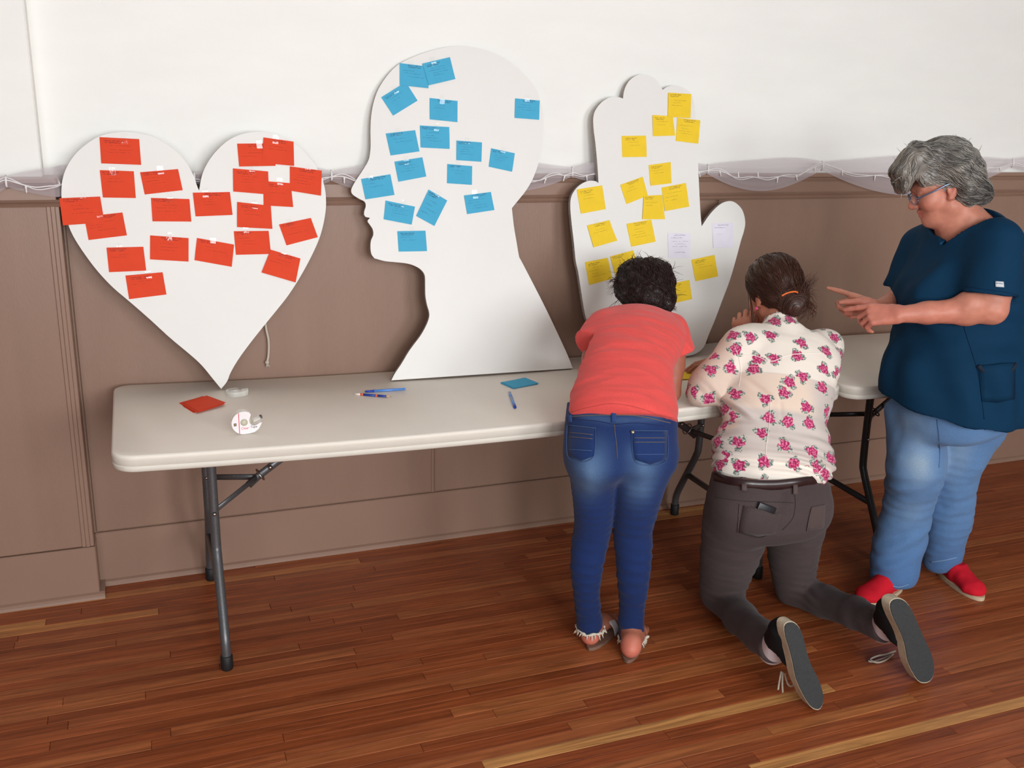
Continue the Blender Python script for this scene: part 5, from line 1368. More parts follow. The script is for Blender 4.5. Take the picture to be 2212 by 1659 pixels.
    seam('stitching', S, ((1752,1097),(1746,1122),(1742,1146)), M_denim, pk, 0.0014, 0.0042, 6, ts)
    seam('yoke_seam', S, ((1545,1074),(1600,1082),(1660,1084),(1716,1086)), M_denim, tro, 0.0012, 0.0006, 6, td)
    seam('centre_seam', S, ((1716,1066),(1718,1090),(1712,1120),(1690,1145)), M_denim, tro, 0.0013, 0.0006, 6, td)
    # phone in the pocket
    M_phone = mat('black_phone_case', srgb(26, 26, 30), 0.35, noise=0.05); M_lens = mat('camera_glass', srgb(60, 62, 70), 0.1)
    pc, pn = S.px(1650, 1106, 0.0065); ux = unit(S.px(1672, 1103)[0]-S.px(1626, 1086)[0]); uy = np.cross(pn, ux)
    if uy[2] < 0: uy = -uy
    bm = bmesh.new(); add_box(bm, (-0.032, -0.012, -0.004), (0.032, 0.026, 0.004), 0.0036, 3)
    Mx = Matrix(((ux[0], uy[0], pn[0], pc[0]), (ux[1], uy[1], pn[1], pc[1]), (ux[2], uy[2], pn[2], pc[2]), (0, 0, 0, 1))); bm.transform(Mx)
    ph = bm_obj('phone', bm, M_phone, None, True); tag(ph, 'black phone poking out of the dark trousers\' back pocket', 'phone')
    bm = bmesh.new(); c = pc+uy*0.012+pn*0.0042+ux*0.008; sweep(bm, [c-pn*0.001, c+pn*0.0006], 0.0022, 12); bm_obj('camera_lens', bm, M_lens, ph)
    # ---- shoes
    M_out = mat('black_rubber_sole', srgb(52, 54, 55), 0.8, noise=0.2, scale=180, bump=0.5, bscale=500); M_mid = mat('off_white_foxing', srgb(190, 176, 152), 0.7, noise=0.12, scale=60, bump=0.2)
    M_sock = mat('white_sock', srgb(226, 216, 222), 0.9, noise=0.04, bump=0.3, bscale=500); M_lace = mat('grey_white_lace', srgb(176, 166, 150), 0.9, noise=0.1, bump=0.3, bscale=500)
    OUT = {'L': crop([(635,1050),(655,1025),(690,1022),(720,1042),(748,1090),(772,1185),(802,1285),(850,1380),(882,1470),(887,1540),(868,1582),(838,1588),(800,1562),(755,1490),(710,1390),(690,1290),(665,1190),(640,1110)], 2.962, 1480, 1000),
           'R': crop([(1308,925),(1330,898),(1370,893),(1410,912),(1450,970),(1490,1060),(1530,1150),(1572,1240),(1592,1320),(1592,1380),(1567,1425),(1525,1437),(1488,1420),(1450,1360),(1420,1290),(1405,1200),(1380,1120),(1335,1030),(1312,970)], 2.962, 1480, 1000)}
    for key in 'LR':
        h, t, d = sole[key]; n0 = unit(np.cross(d, A(1, 0.05, 0))); n0 = n0 if n0[1] < 0 else -n0
        pts = [on_plane(x, y, h, n0) for x, y in densify(OUT[key], 80, 2)]
        lift = min(p[2] for p in pts); dz = max(0.0, 0.003-lift); pts = [p+A(0, 0, dz) for p in pts]
        cen = np.mean(pts, 0); bk = -n0
        shoe = empty('shoe', cen, None, None); put_under(shoe, body); shoe.matrix_parent_inverse = Matrix.Identity(4)
        def slab(name, o0, g0, o1, g1, m, parent):
            bm = bmesh.new(); a = [bm.verts.new(cen+(p-cen)*g0+bk*o0) for p in pts]; c = [bm.verts.new(cen+(p-cen)*g1+bk*o1) for p in pts]; q = len(a)
            for k in range(q): bm.faces.new((a[k], a[(k+1) % q], c[(k+1) % q], c[k]))
            f1 = bm.faces.new(a[::-1]); f2 = bm.faces.new(c); bmesh.ops.recalc_face_normals(bm, faces=bm.faces); bmesh.ops.triangulate(bm, faces=[f1, f2])
            o = bm_obj(name, bm, m, parent); auto_smooth(o, 40); return o
        slab('outsole', 0.0, 0.97, 0.005, 0.985, M_out, shoe); slab('midsole', 0.003, 1.0, 0.034, 1.0, M_mid, shoe)
        # upper
        u = Field(cen-0.22, cen+0.22, 0.0045); ank = shinL[3] if key == 'L' else shinR[3]
        side = unit(np.cross(d, bk))
        hh = cen-d*0.100+bk*0.056; mm = cen+d*0.01+bk*0.060; tt = cen+d*0.085+bk*0.042
        u.ell(hh, mm, (0.033, 0.040), (0.034, 0.042), side, 0.02); u.ell(mm, tt, (0.032, 0.040), (0.036, 0.026), side, 0.02)
        u.ball(tt+d*0.008, (0.036, 0.036, 0.026), [side, d, bk], 0.02)
        u.cone(hh, hh*0.45+ank*0.55, 0.034, 0.040, 0.02)
        u.plane(cen+bk*0.026, -bk); u.plane(hh*0.42+ank*0.58, unit(ank-hh))
        Vu, Fu = u.mesh(); Vu[:, 2] = np.maximum(Vu[:, 2], 0.002)
        up = sobj('shoe_upper', Vu, Fu, M_canvas, shoe, np.array(srgb(26, 26, 28))[:3])
        sk = Field(ank-0.12, ank+0.12, 0.0045); sk.cone(ank*0.60+hh*0.40, ank-unit(hh-ank)*0.03, 0.038, 0.041, 0.01)
        Vs, Fs = sk.mesh(); sobj('sock', Vs, Fs, M_sock, shoe)
        if key == 'L':
            for q, ends in enumerate((((1688,1450),(1684,1470),(1681,1490)), ((1691,1452),(1690,1475),(1691,1496)))):
                P = [at(x, y, Y=-1.40) for x, y in ends]; tube_obj('shoe_lace', smooth_path(P, 5), 0.0032, M_lace, shoe, 8, 0.5)
            P = [at(x, y, Y=-1.40) for x, y in ((1695,1455),(1702,1478),(1712,1482),(1716,1470))]; tube_obj('shoe_lace', smooth_path(P, 5), 0.0028, M_lace, shoe, 8, 0.5)
        else:
            P = [A(at(x, y, Z=0.012)[0], at(x, y, Z=0.012)[1], 0.010) for x, y in ((1935,1405),(1915,1412),(1895,1416),(1880,1424),(1896,1430),(1915,1424),(1930,1412))]; tube_obj('shoe_lace', smooth_path(P, 5), 0.0034, M_lace, shoe, 8, 0.5)
            P = [A(at(x, y, Z=0.012)[0], at(x, y, Z=0.012)[1], 0.006) for x, y in ((1930,1410),(1905,1420),(1885,1426),(1876,1424))]; tube_obj('shoe_lace', smooth_path(P, 5), 0.003, M_lace, shoe, 8, 0.5)
    # ---- blouse
    s = Field((1.74, -1.20, 0.46), (2.52, -0.44, 1.08), 0.0042)
    rows_field(s, tor, 0.001, 0.6, CR, 0.03)
    s.chain([shL+A(0, 0, 0.002), elL], [0.066, 0.058], 0.03); s.chain([elL, elL*0.35+wrL*0.65], [0.056, 0.042], 0.03)
    s.chain([shR, elR], [0.064, 0.058], 0.03); s.chain([elR, elR*0.5+wrR*0.5], [0.056, 0.042], 0.03)
    for x, y in ((1622, 738), (1760, 744)): s.ball(at(x, y, Y=-0.775), (0.056, 0.05, 0.045), None, 0.04)
    up = unit(hc-nk)
    s.cone(nk-up*0.01, nk+up*0.020, 0.075, 0.062, 0.02); s.cone(nk+up*0.012, nk+up*0.2, 0.052, 0.052, 0.008, 'cut')
    hn_ = unit(np.cross(at(1777, 1021, Y=-1.02)-at(1549, 1022, Y=-1.0), at(1640, 1040, Y=-1.13)-at(1549, 1022, Y=-1.0)))
    if hn_[2] > 0: hn_ = -hn_
    s.plane(at(1549, 1029, Y=-1.0), hn_)
    # the cloth rests on the table
    V, F = s.mesh(); Nn = normals_of(V, F)
    a0 = at(1665, 1035, Y=-1.0); ax = unit(at(1690, 720, Y=-0.77)-a0); t = (V-a0) @ ax; u = (V-a0) @ CR
    gath = np.exp(-((t-0.03)/0.05)**2)
    w = gath*np.sin(t*230+2.2*noise3(V*A(8, 8, 4))+u*6)*0.0070*(0.6+0.6*noise3(V*9+3))
    diag = np.exp(-((t-0.20)/0.09)**2)*sstep(-u, -0.05, 0.10)
    w = w+diag*noise3(np.stack([(t*1.0+u*0.9)*34, (t-u)*6, t*0], 1))*0.014
    w = w+np.exp(-((t-0.13)/0.07)**2)*noise3(np.stack([u*7, t*45, t*0+8], 1))*0.006+noise3(V*A(14, 14, 20))*0.0045
    w = w-0.004*np.exp(-((u-0.005)/0.006)**2)*sstep(t, 0.05, 0.1)*sstep(-t, -0.28, -0.24)*0.5
    V = V+Nn*w[:, None]
    cream = np.array(srgb(242, 232, 220))[:3]; sheer = np.array(srgb(222, 200, 184))[:3]; grey = np.array(srgb(206, 195, 188))[:3]
    yoke = sstep(t, 0.315, 0.322)[:, None]; camis = (sstep(t, 0.18, 0.205)*sstep(-t, -0.322, -0.312)*sstep(-np.abs(u), -0.15, -0.08))[:, None]
    C = np.repeat(grey[None], len(V), 0); C = C*(1-camis)+np.array(srgb(234, 212, 194))[:3]*camis
    slv = (sstep(-u, 0.115, 0.135)*(t > 0.12))[:, None]; C = C*(1-slv)+sheer*slv
    C = C*(1-yoke*(1-slv))+cream*yoke*(1-slv)
    hemz = sstep(-t, -0.055, -0.02)[:, None]; C = C*(1-hemz)+cream*hemz
    ang = np.arctan2(u, -(V-a0-np.outer(t, ax)) @ unit(np.cross(CR, ax))*np.sign(1)); UV = np.stack([ang*0.155, t], 1)
    me = raw_mesh('blouse', V, F, True); add_col(me, C); uvl = me.uv_layers.new(name='UVMap'); uvl.data.foreach_set('uv', box_uv(V, F, a0, CR, ax, np.cross(CR, ax)).astype(np.float32).ravel()); M_fl = flower_mat(); bl_ = link('blouse', me, M_fl, body)
    S2 = Surf(V, F)
    M_seam = mat('cream_seam', srgb(244, 236, 226), 0.8, noise=0.03)
    def sm(nm, q, r=0.0014): seam(nm, S2, q, M_seam, bl_, r, 0.0006, 6)
    sm('yoke_seam', ((1598,768),(1630,768),(1665,781),(1700,768),(1735,764),(1780,764))); sm('centre_seam', ((1664,855),(1663,900),(1659,935),(1655,965),(1654,985)), 0.0017)
    sm('sleeve_seam', ((1586,745),(1596,775),(1600,805),(1596,835)))
    sm('hem_band', ((1552,1022),(1600,1034),(1660,1036),(1720,1032),(1776,1023)), 0.0022)
    # ---- hair with a bun
    hr = Field(hc-0.26, hc+0.26, 0.0042)
    hr.ball(g(0, -0.022, 0.042), (0.087, 0.104, 0.092), fr, 0.01)
    hr.ball(g(0.0, -0.065, -0.025), (0.072, 0.055, 0.055), fr, 0.04)
    bun = at(1716, 655, Y=-0.775)
    hr.ball(bun, 0.040, None, 0.03); hr.ball(bun+A(0.018, 0, 0.018), 0.030, None, 0.02); hr.ball(bun+A(-0.02, 0, -0.018), 0.026, None, 0.02)
    V, F = hr.mesh(); Nn = normals_of(V, F); V = V+Nn*(0.0035*noise3(V*42))[:, None]
    hcol = np.array(srgb(62, 38, 29))[:3]; Ch = hcol*(1+0.35*noise3(V*24))[:, None]
    hair = sobj('hair', V, F, M_hairm, body, Ch); S3 = Surf(V, F); rg = np.random.RandomState(8)
    idx = rg.choice(len(V), 1100, replace=False)
    def flow(p, i, t):
        q = p-bun
        if np.linalg.norm(q) < 0.055: return np.cross(q, A(0.3, 1, 0.2))*1.0
        return bun-p
    ln = comb(S3, V[idx], flow, 8, 0.012, 0.0035, 0.004, 3)
    for k in range(130):                                # loose ends fanning out above the bun
        q = bun+A(rg.uniform(-0.02, 0.02), -0.02, rg.uniform(0.0, 0.035)); e = at(1752+rg.uniform(-45, 18), 618+rg.uniform(-24, 55), Y=-0.78+rg.uniform(-0.04, 0.04))
        ln.append([q+(e-q)*s_+A(0, 0, 0.022)*math.sin(2.6*s_)*rg.uniform(0.6, 1.3) for s_ in np.linspace(0, 1, 9)])
    for k in range(40):                                # the end hanging below the bun
        q = bun+A(rg.uniform(-0.01, 0.03), -0.03, 0.02); e = at(1742+rg.uniform(-30, 14), 690+rg.uniform(-20, 8), Y=-0.79); ln.append([q+(e-q)*s_+CR*0.02*math.sin(3.1*s_)*rg.uniform(0.5, 1.4) for s_ in np.linspace(0, 1, 9)])
    for k in range(9):                                # the lock along the cheek
        q = g(-0.082, 0.030+rg.uniform(-0.008, 0.006), 0.03); e = g(-0.080+rg.uniform(-0.008, 0.004), 0.045+rg.uniform(-0.012, 0.01), -0.105+rg.uniform(-0.02, 0.01))
        ln.append([q+(e-q)*s_+CR*0.006*math.sin(3.0*s_+0.3*k) for s_ in np.linspace(0, 1, 8)])
    cols = [hcol*rg.uniform(0.55, 2.0)*A(1.1, 0.95, 0.85) for _ in ln]
    V2, F2, C2 = strand_mesh(ln, [rg.uniform(0.0006, 0.0013) for _ in ln], cols); me = raw_mesh('hair_locks', V2, F2, True); add_col(me, C2); link('hair_locks', me, M_hairm, hair)
    M_tie = mat('orange_hair_tie', srgb(226, 108, 40), 0.5, noise=0.05)
    P = [at(x, y, Y=-0.832) for x, y in ((1689,639),(1698,634),(1708,631),(1718,630),(1723,632))]; tube_obj('hair_tie', smooth_path(P, 5), 0.0028, M_tie, hair, 8)
    M_ear = mat('pink_earring', srgb(226, 70, 130), 0.4, noise=0.03)
    ep = g(-0.081, 0.006, -0.046); bm = bmesh.new(); bmesh.ops.create_uvsphere(bm, u_segments=10, v_segments=8, radius=0.0055, matrix=Matrix.Translation(Vector(ep))); bm_obj('earring', bm, M_ear, body, True)
person_floral()

# ================================================================== the standing woman in blue scrubs
def person_scrubs():
    fC = unit(A(-0.98, 0.17, 0)); lC = np.cross(A(0, 0, 1), fC)           # her front, her left (towards the camera)
    legR = [(1918,2050,880,-0.93),(1921,2042,915,-0.94),(1923,2035,960,-0.95),(1921,2034,1012,-0.975),(1914,2019,1070,-0.955),(1903,2005,1130,-0.935),(1891,1991,1178,-0.935),(1884,1978,1225,-0.945),(1886,1972,1256,-0.955)]
    legL = [(2030,2186,885,-1.00),(2030,2166,925,-1.00),(2029,2140,955,-1.0),(2025,2121,992,-1.0),(2018,2106,1035,-0.985),(2010,2099,1085,-0.965),(2003,2092,1135,-0.945),(1996,2078,1180,-0.925),(1997,2071,1214,-0.915)]
    # torso: picture x, y, depth, half width across the shoulders, half depth
    tor = [(2056,905,-1.0,0.216,0.224),(2058,870,-1.0,0.217,0.225),(2060,820,-1.0,0.214,0.222),(2066,770,-1.0,0.207,0.205),(2072,710,-0.995,0.206,0.190),(2078,650,-0.99,0.205,0.172),(2080,600,-0.985,0.206,0.162),(2083,555,-0.99,0.204,0.138),(2086,520,-0.995,0.178,0.104),(2090,500,-1.0,0.145,0.092),(2094,484,-1.0,0.122,0.084),(2097,470,-1.0,0.100,0.076)]
    def torso(fd, e, rows=tor, k=0.03):
        Q = smooth_path([np.append(at(r[0], r[1], Y=r[2]), (r[3]+e, r[4]+e)) for r in rows], 3); P = [q[:3] for q in Q]; fd.ells(P, [(q[3], q[4]) for q in Q], lC, k, 'add', 0.35)
        return P
    lo, hi = (2.22, -1.34, -0.01), (3.06, -0.62, 1.66)
    hc = at(2036, 401, Y=-0.965)
    fh = unit(A(-0.867, 0.492, 0))*math.cos(math.radians(23))+A(0, 0, -math.sin(math.radians(23))); fr = head_frame(fh, A(0, 0, 1))
    sc = 0.99
    shR = at(1985, 535, Y=-0.80); shL = at(2158, 528, Y=-1.15)
    elR = at(1968, 640, Y=-0.80); wrR = at(1890, 667, Y=-0.905)
    elL = at(2143, 668, Y=-1.195); wrL = at(1943, 679, Y=-1.085)
    b = Field(lo, hi, 0.0036)
    rows_field(b, legR, -0.016, 0.9, CR, 0.02); rows_field(b, legL, -0.016, 0.9, CR, 0.02)
    torso(b, -0.034, tor[2:]); b.ell(at(2056, 900, Y=-1.0), at(2056, 830, Y=-1.0), (0.15, 0.13), (0.17, 0.16), lC, 0.04)
    g = build_head(b, hc, fr, sc, 0.004)
    # jowl and soft throat
    b.ball(g(0, 0.040, -0.092), (0.040, 0.034, 0.026), fr, 0.03)
    nk = at(2084, 508, Y=-0.995)
    b.cone(nk, g(0, -0.028, -0.070), 0.066, 0.058, 0.04); b.cone(nk+A(0, 0, 0.01), g(0, 0.020, -0.090), 0.060, 0.036, 0.04)
    b.chain([shR, elR, elR*0.55+wrR*0.45, wrR], [0.055, 0.043, 0.037, 0.025], 0.02)
    b.chain([shL, shL*0.4+elL*0.6, elL], [0.062, 0.056, 0.046], 0.02)
    b.chain([elL, elL*0.72+wrL*0.28, elL*0.3+wrL*0.7, wrL], [0.042, 0.044, 0.033, 0.0265], 0.02)
    b.ball(at(2105, 652, Y=-1.18), (0.050, 0.042, 0.040), None, 0.03)
    vd = unit(hc-CAM); pl = unit(np.cross(A(0, 0, 1), vd)*1.0)               # pl = leftwards in the picture
    # right hand (far): index finger pointing left, the rest curled
    build_hand(b, wrR, pl*0.88+vd*0.36+A(0, 0, 0.10), vd*0.85+A(0, 0, 0.35)-pl*0.3, A(0, 0, 1), [(-4, 8, 4), (58, 66, 42), (72, 74, 45), (84, 74, 45)], 0.04, 0.98, (0.15, 0.75))
    # left hand (near): index finger extended left and down, others hanging curled
    build_hand(b, wrL, pl*0.97-A(0, 0, 0.10)-vd*0.05, A(0, 0, 0.62)-vd*0.78, A(0, 0, 0.8)+vd*0.3, [(20, 6, 4), (50, 44, 26), (56, 46, 28), (58, 44, 28)], 0.07, 0.98, (0.02, 0.9))
    # feet
    shoes = {'R': (A(2.635, -0.945, 0), unit(A(-0.97, -0.24, 0))), 'L': (A(2.885, -0.885, 0), unit(A(-0.14, -0.99, 0)))}
    for key, (h, d) in shoes.items():
        b.chain([h+d*0.03+A(0, 0, 0.045), h+d*0.12+A(0, 0, 0.035), h+d*0.19+A(0, 0, 0.03)], [0.030, 0.030, 0.022], 0.02)
        rr = legR[-1] if key == 'R' else legL[-1]; c, w = rowpx(*rr); b.cone(c+A(0, 0, 0.02), h+d*0.03+A(0, 0, 0.04), 0.038, 0.032, 0.02)
    V, F = b.mesh()
    C = skin_tint(V, SK_C, 0.08)
    red = np.array(srgb(204, 112, 98))[:3]; lip = np.array(srgb(176, 84, 82))[:3]; brow = np.array(srgb(150, 112, 98))[:3]
    def spot(p, r, col, amt):
        nonlocal C
        w = np.exp(-(np.linalg.norm(V-p, axis=1)/r)**2)[:, None]*amt; C = C*(1-w)+col*w
    for q in (-1, 1):
        spot(g(q*0.045, 0.068, -0.026), 0.026, red, 0.4); spot(g(q*0.078, -0.008, -0.004), 0.028, red, 0.45); spot(g(q*0.012, 0.087, -0.058), 0.010, lip, 0.75); spot(g(q*0.012, 0.085, -0.069), 0.010, lip, 0.7); spot(g(q*0.032, 0.082, 0.028), 0.010, brow, 0.5)
    spot(g(0, 0.088, -0.062), 0.010, lip, 0.6); spot(g(0, 0.105, -0.03), 0.018, red, 0.45); spot(g(0, 0.03, -0.105), 0.035, red, 0.35)
    arm = sstep(-seg_t(V, elL, wrL)[1], -0.06, -0.02)[:, None]; C = C*(1-arm*0.25)+red*arm*0.25
    hand = sstep(-np.minimum(np.linalg.norm(V-wrL-unit(wrL-elL)*0.1, axis=1), np.linalg.norm(V-wrR-unit(wrR-elR)*0.1, axis=1)), -0.12, -0.06)[:, None]; C = C*(1-hand*0.35)+red*hand*0.35
    Nn = normals_of(V, F); V = V+Nn*(0.0007*noise3(V*70)*1.0)[:, None]
    body = sobj('person', V, F, M_skin, None, C)
    tag(body, 'grey-haired person standing in blue scrubs, jeans and red shoes, pointing with both hands', 'person')
    # eyes
    M_eye = mat('eye_white', srgb(206, 194, 186), 0.3, noise=0.02); M_iris = mat('iris_brown', srgb(70, 52, 40), 0.2, noise=0.1)
    for q in (-1, 1):
        c = g(q*0.031, 0.0740, 0.001); bm = bmesh.new(); bmesh.ops.create_uvsphere(bm, u_segments=16, v_segments=10, radius=0.0146*sc, matrix=Matrix.Translation(Vector(c))); e = bm_obj('eye', bm, M_eye, body, True)
        dz = unit(fr[1]-fr[2]*0.55); bm = bmesh.new(); sweep(bm, [c+dz*0.0118*sc, c+dz*0.0152*sc, c+dz*0.0156*sc], [0.0068, 0.0056, 0.001], 14); bm_obj('iris', bm, M_iris, e, True)
    # ---- jeans
    j = Field((2.34, -1.30, 0.0), (3.04, -0.66, 0.76), 0.0046)
    rows_field(j, legR, 0.0, 0.92, CR, 0.02); rows_field(j, legL, 0.0, 0.92, CR, 0.02)
    torso(j, -0.020, [(2056,905,-1.0,0.203,0.200),(2056,850,-1.0,0.20,0.20)])
    kR = at(1978, 1005, Y=-1.005); j.ball(kR, (0.070, 0.06, 0.085), None, 0.08)
    V, F = j.mesh(); Nn = normals_of(V, F)
    z = V[:, 2]; w = 0
    for c, (zz, amp, fq) in (((1965, 1040, -0.96), (0.05, 0.006, 90)), ((2060, 1070, -0.96), (0.06, 0.006, 80)), ((1940, 1180, -0.94), (0.06, 0.0075, 85)), ((2045, 1180, -0.93), (0.06, 0.0075, 90)), ((1925, 1240, -0.95), (0.035, 0.006, 120))):
        p = at(c[0], c[1], Y=c[2]); q = np.linalg.norm((V-p)*A(1, 1, 0.9), axis=1); h = (V-p) @ unit(CR*0.45-A(0, 0, 1)*0.9)
        w = w+np.exp(-(q/(zz*1.9))**2)*np.sin(h*fq+2.5*noise3(V*10)+c[0])*amp*1.35*(0.55+0.6*noise3(V*8+4))
    w = w+noise3(V*A(14, 14, 12))*0.0045+noise3(V*A(36, 36, 30))*0.0012
    V = V+Nn*np.asarray(w)[:, None]; V[:, 2] = np.maximum(V[:, 2], 0.012)
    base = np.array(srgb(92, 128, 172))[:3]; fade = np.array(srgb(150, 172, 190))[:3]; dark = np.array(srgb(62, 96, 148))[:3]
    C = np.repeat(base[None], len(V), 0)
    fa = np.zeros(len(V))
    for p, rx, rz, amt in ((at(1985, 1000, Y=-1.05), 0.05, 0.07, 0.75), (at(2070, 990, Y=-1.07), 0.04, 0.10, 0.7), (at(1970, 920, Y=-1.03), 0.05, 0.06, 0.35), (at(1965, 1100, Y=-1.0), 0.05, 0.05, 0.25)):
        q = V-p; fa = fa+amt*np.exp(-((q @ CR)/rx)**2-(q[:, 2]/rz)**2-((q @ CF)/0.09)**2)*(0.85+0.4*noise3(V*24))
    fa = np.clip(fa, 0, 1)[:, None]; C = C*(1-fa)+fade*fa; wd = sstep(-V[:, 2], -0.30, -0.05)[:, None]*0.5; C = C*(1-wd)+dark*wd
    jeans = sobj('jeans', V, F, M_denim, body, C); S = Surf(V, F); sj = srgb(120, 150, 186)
    seam('hem_stitching', S, ((1888,1243),(1910,1258),(1940,1268),(1962,1262)), M_denim, jeans, 0.0022, 0.001, 6, sj)
    seam('hem_stitching', S, ((2010,1214),(2040,1210),(2066,1204)), M_denim, jeans, 0.0022, 0.001, 6, sj)
    seam('inseam', S, ((2024,905),(2030,960),(2028,1010)), M_denim, jeans, 0.0016, 0.0006, 6, srgb(70, 100, 146))
    # ---- shoes
    M_soleC = mat('tan_rubber_sole', srgb(196, 176, 146), 0.7, noise=0.08)
    for key, (h, d) in shoes.items():
        sd = np.cross(d, A(0, 0, 1)); cen = h+d*0.115
        shoe = empty('shoe', cen); put_under(shoe, body); shoe.matrix_parent_inverse = Matrix.Identity(4)
        P = [((0.040+0.008*max(0, math.cos(a)))*math.sin(a), 0.127*math.cos(a)) for a in np.linspace(0, 2*math.pi, 36, endpoint=False)]
        o = bm_obj('sole', extrude_outline(P, lambda x, y, zz: cen+sd*x+d*y+A(0, 0, zz), 0.001, 0.016), M_soleC, shoe); auto_smooth(o)
        u = Field(cen+A(-0.17, -0.17, 0), cen+A(0.17, 0.17, 0.13), 0.004)
        u.ell(h+d*0.025+A(0, 0, 0.042), h+d*0.10+A(0, 0, 0.044), (0.033, 0.040), (0.036, 0.042), sd, 0.02); u.ell(h+d*0.10+A(0, 0, 0.044), h+d*0.19+A(0, 0, 0.028), (0.037, 0.040), (0.042, 0.024), sd, 0.02)
        u.ball(h+d*0.198+A(0, 0, 0.026), (0.040, 0.036, 0.024), [sd, d, A(0, 0, 1)], 0.02)
        u.plane(A(0, 0, 0.012), A(0, 0, -1)); u.plane(h+d*0.05+A(0, 0, 0.074), A(0, 0, 1)+d*-0.12)
        Vu, Fu = u.mesh(); Nu = normals_of(Vu, Fu); Vu = Vu+Nu*(noise3(Vu*50)*0.0012)[:, None]
        sobj('shoe_upper', Vu, Fu, M_canvas, shoe, np.array(srgb(206, 26, 44))[:3])
    # ---- scrub top
    s = Field((2.30, -1.36, 0.54), (3.10, -0.62, 1.42), 0.0046)
    torso(s, 0.0)
    hemR = at(2183, 640, Y=-1.24)
    for q in (0.5, -0.5): pass
    aL, bL = shL+A(0, 0, 0.004), at(2136, 634, Y=-1.19); s.cone(aL, bL+unit(bL-aL)*0.05, 0.074, 0.087, 0.04)
    aR, bR = shR+A(0, 0, 0.004), at(1955, 622, Y=-0.80); s.cone(aR, bR+unit(bR-aR)*0.05, 0.068, 0.072, 0.04)
    X, Y, Z = s.coords()
    T = Field((2.30, -1.36, 0.54), (3.10, -0.62, 1.42), 0.0046); torso(T, 0.002); T.ell(at(2000, 640, Y=-0.90), at(2040, 648, Y=-1.07), (0.085, 0.10), (0.085, 0.10), A(0, 0, 1), 0.07); T.ball(at(1985, 825, Y=-0.985), (0.09, 0.12, 0.11), None, 0.08)
    for a, e, ra, rb, dirn in ((aL, bL, 0.074, 0.087, unit(unit(bL-aL)*0.5+A(0, 0, -1))), (aR, bR, 0.068, 0.072, unit(unit(bR-aR)*0.7+A(0, 0, -0.7)))):
        Q = Field((2.30, -1.36, 0.54), (3.10, -0.62, 1.42), 0.0046); Q.cone(a, e+unit(e-a)*0.05, ra, rb, 0.0); Q.plane(e, dirn, 0.0)
        inner = Field((2.30, -1.36, 0.54), (3.10, -0.62, 1.42), 0.0046); inner.cone(e-unit(e-a)*0.05, e+unit(e-a)*0.06, rb-0.021, rb-0.013, 0.0)
        Q.f = np.maximum(Q.f, -inner.f)
        h = np.maximum(0.035-np.abs(T.f-Q.f), 0)/0.035; T.f = np.minimum(T.f, Q.f)-h*h*0.035*0.25
    s = T
    # V neck: a wedge open to the front, and the neck hole
    ap = at(2030, 529, Y=-1.115)
    fu = unit(fC*0.80+A(0, 0, 0.6)); 
    n1 = unit(np.cross(fC, unit(A(0, 0, 1)*0.75+lC*0.75))); n2 = unit(np.cross(fC, unit(A(0, 0, 1)*0.75-lC*0.75)))
    if n1 @ lC < 0: n1 = -n1
    if n2 @ lC > 0: n2 = -n2
    apx = at(2050, 529, Y=-1.02); apx = apx+lC*0.0
    d1 = (X-apx[0])*n1[0]+(Y-apx[1])*n1[1]+(Z-apx[2])*n1[2]; d2 = (X-apx[0])*n2[0]+(Y-apx[1])*n2[1]+(Z-apx[2])*n2[2]
    fr_ = -((X-nk[0])*fC[0]+(Y-nk[1])*fC[1]+(Z-nk[2])*fC[2])-0.03
    s.f = np.maximum(s.f, -np.maximum(np.maximum(d1, d2), fr_).astype(np.float32))
    nu = unit(hc-A(0, 0, 0.05)-nk); s.cone(nk+nu*0.02, nk+nu*0.20, 0.066, 0.092, 0.012, 'cut')
    hn_ = unit(np.cross(at(2193, 888, Y=-1.08)-at(1922, 852, Y=-0.95), at(2120, 914, Y=-1.17)-at(1922, 852, Y=-0.95)))
    if hn_[2] > 0: hn_ = -hn_
    s.plane(at(1922, 854, Y=-0.95), hn_)
    V, F = s.mesh(); Nn = normals_of(V, F)
    c0 = at(2058, 820, Y=-0.965); h = V[:, 2]; th = np.arctan2((V-c0) @ lC, (V-c0) @ fC)
    lowm = sstep(-h, -1.02, -0.78)
    w = lowm*np.sin(th*13+h*9+2.2*noise3(V*4))*0.013*(0.6+0.5*noise3(V*6))
    diag = (V-c0) @ unit(lC*0.55+A(0, 0, -0.6)+fC*0.1); w = w+np.exp(-((h-1.0)/0.12)**2)*np.sin(diag*70+2*noise3(V*7))*0.011*(0.5+0.6*noise3(V*8+2))
    w = w+np.exp(-((h-1.22)/0.10)**2)*noise3(V*A(18, 18, 9))*0.008+noise3(V*12)*0.002
    hemd = -((V-at(1922, 854, Y=-0.95)) @ hn_); w = w*(0.35+0.65*sstep(hemd, 0.0, 0.12))
    V = V+Nn*w[:, None]
    navy = np.array(srgb(11, 50, 78))[:3]; C = np.repeat(navy[None], len(V), 0)*(1+0.06*noise3(V*9))[:, None]
    M_scrub = tint_mat('scrub_poplin', 0.8, 0.12, 0.12, 900, 0.05, 400)
    top = sobj('scrub_top', V, F, M_scrub, body, C); S2 = Surf(V, F)
    nv = srgb(14, 48, 80); hl = srgb(30, 78, 118)
    def sm(nm, q, r=0.0016, col=nv, off=0.001): seam(nm, S2, q, M_scrub, top, r, off, 6, col)
    sm('neck_band', ((2122,441),(2100,462),(2075,486),(2052,508),(2031,528)), 0.004, hl, 0.001)
    sm('sleeve_hem', ((2084,618),(2110,622),(2140,627),(2172,631),(2198,637)), 0.0016, nv)
    sm('side_seam', ((2078,648),(2082,700),(2100,760),(2112,800),(2120,850),(2126,905)), 0.0018, nv)
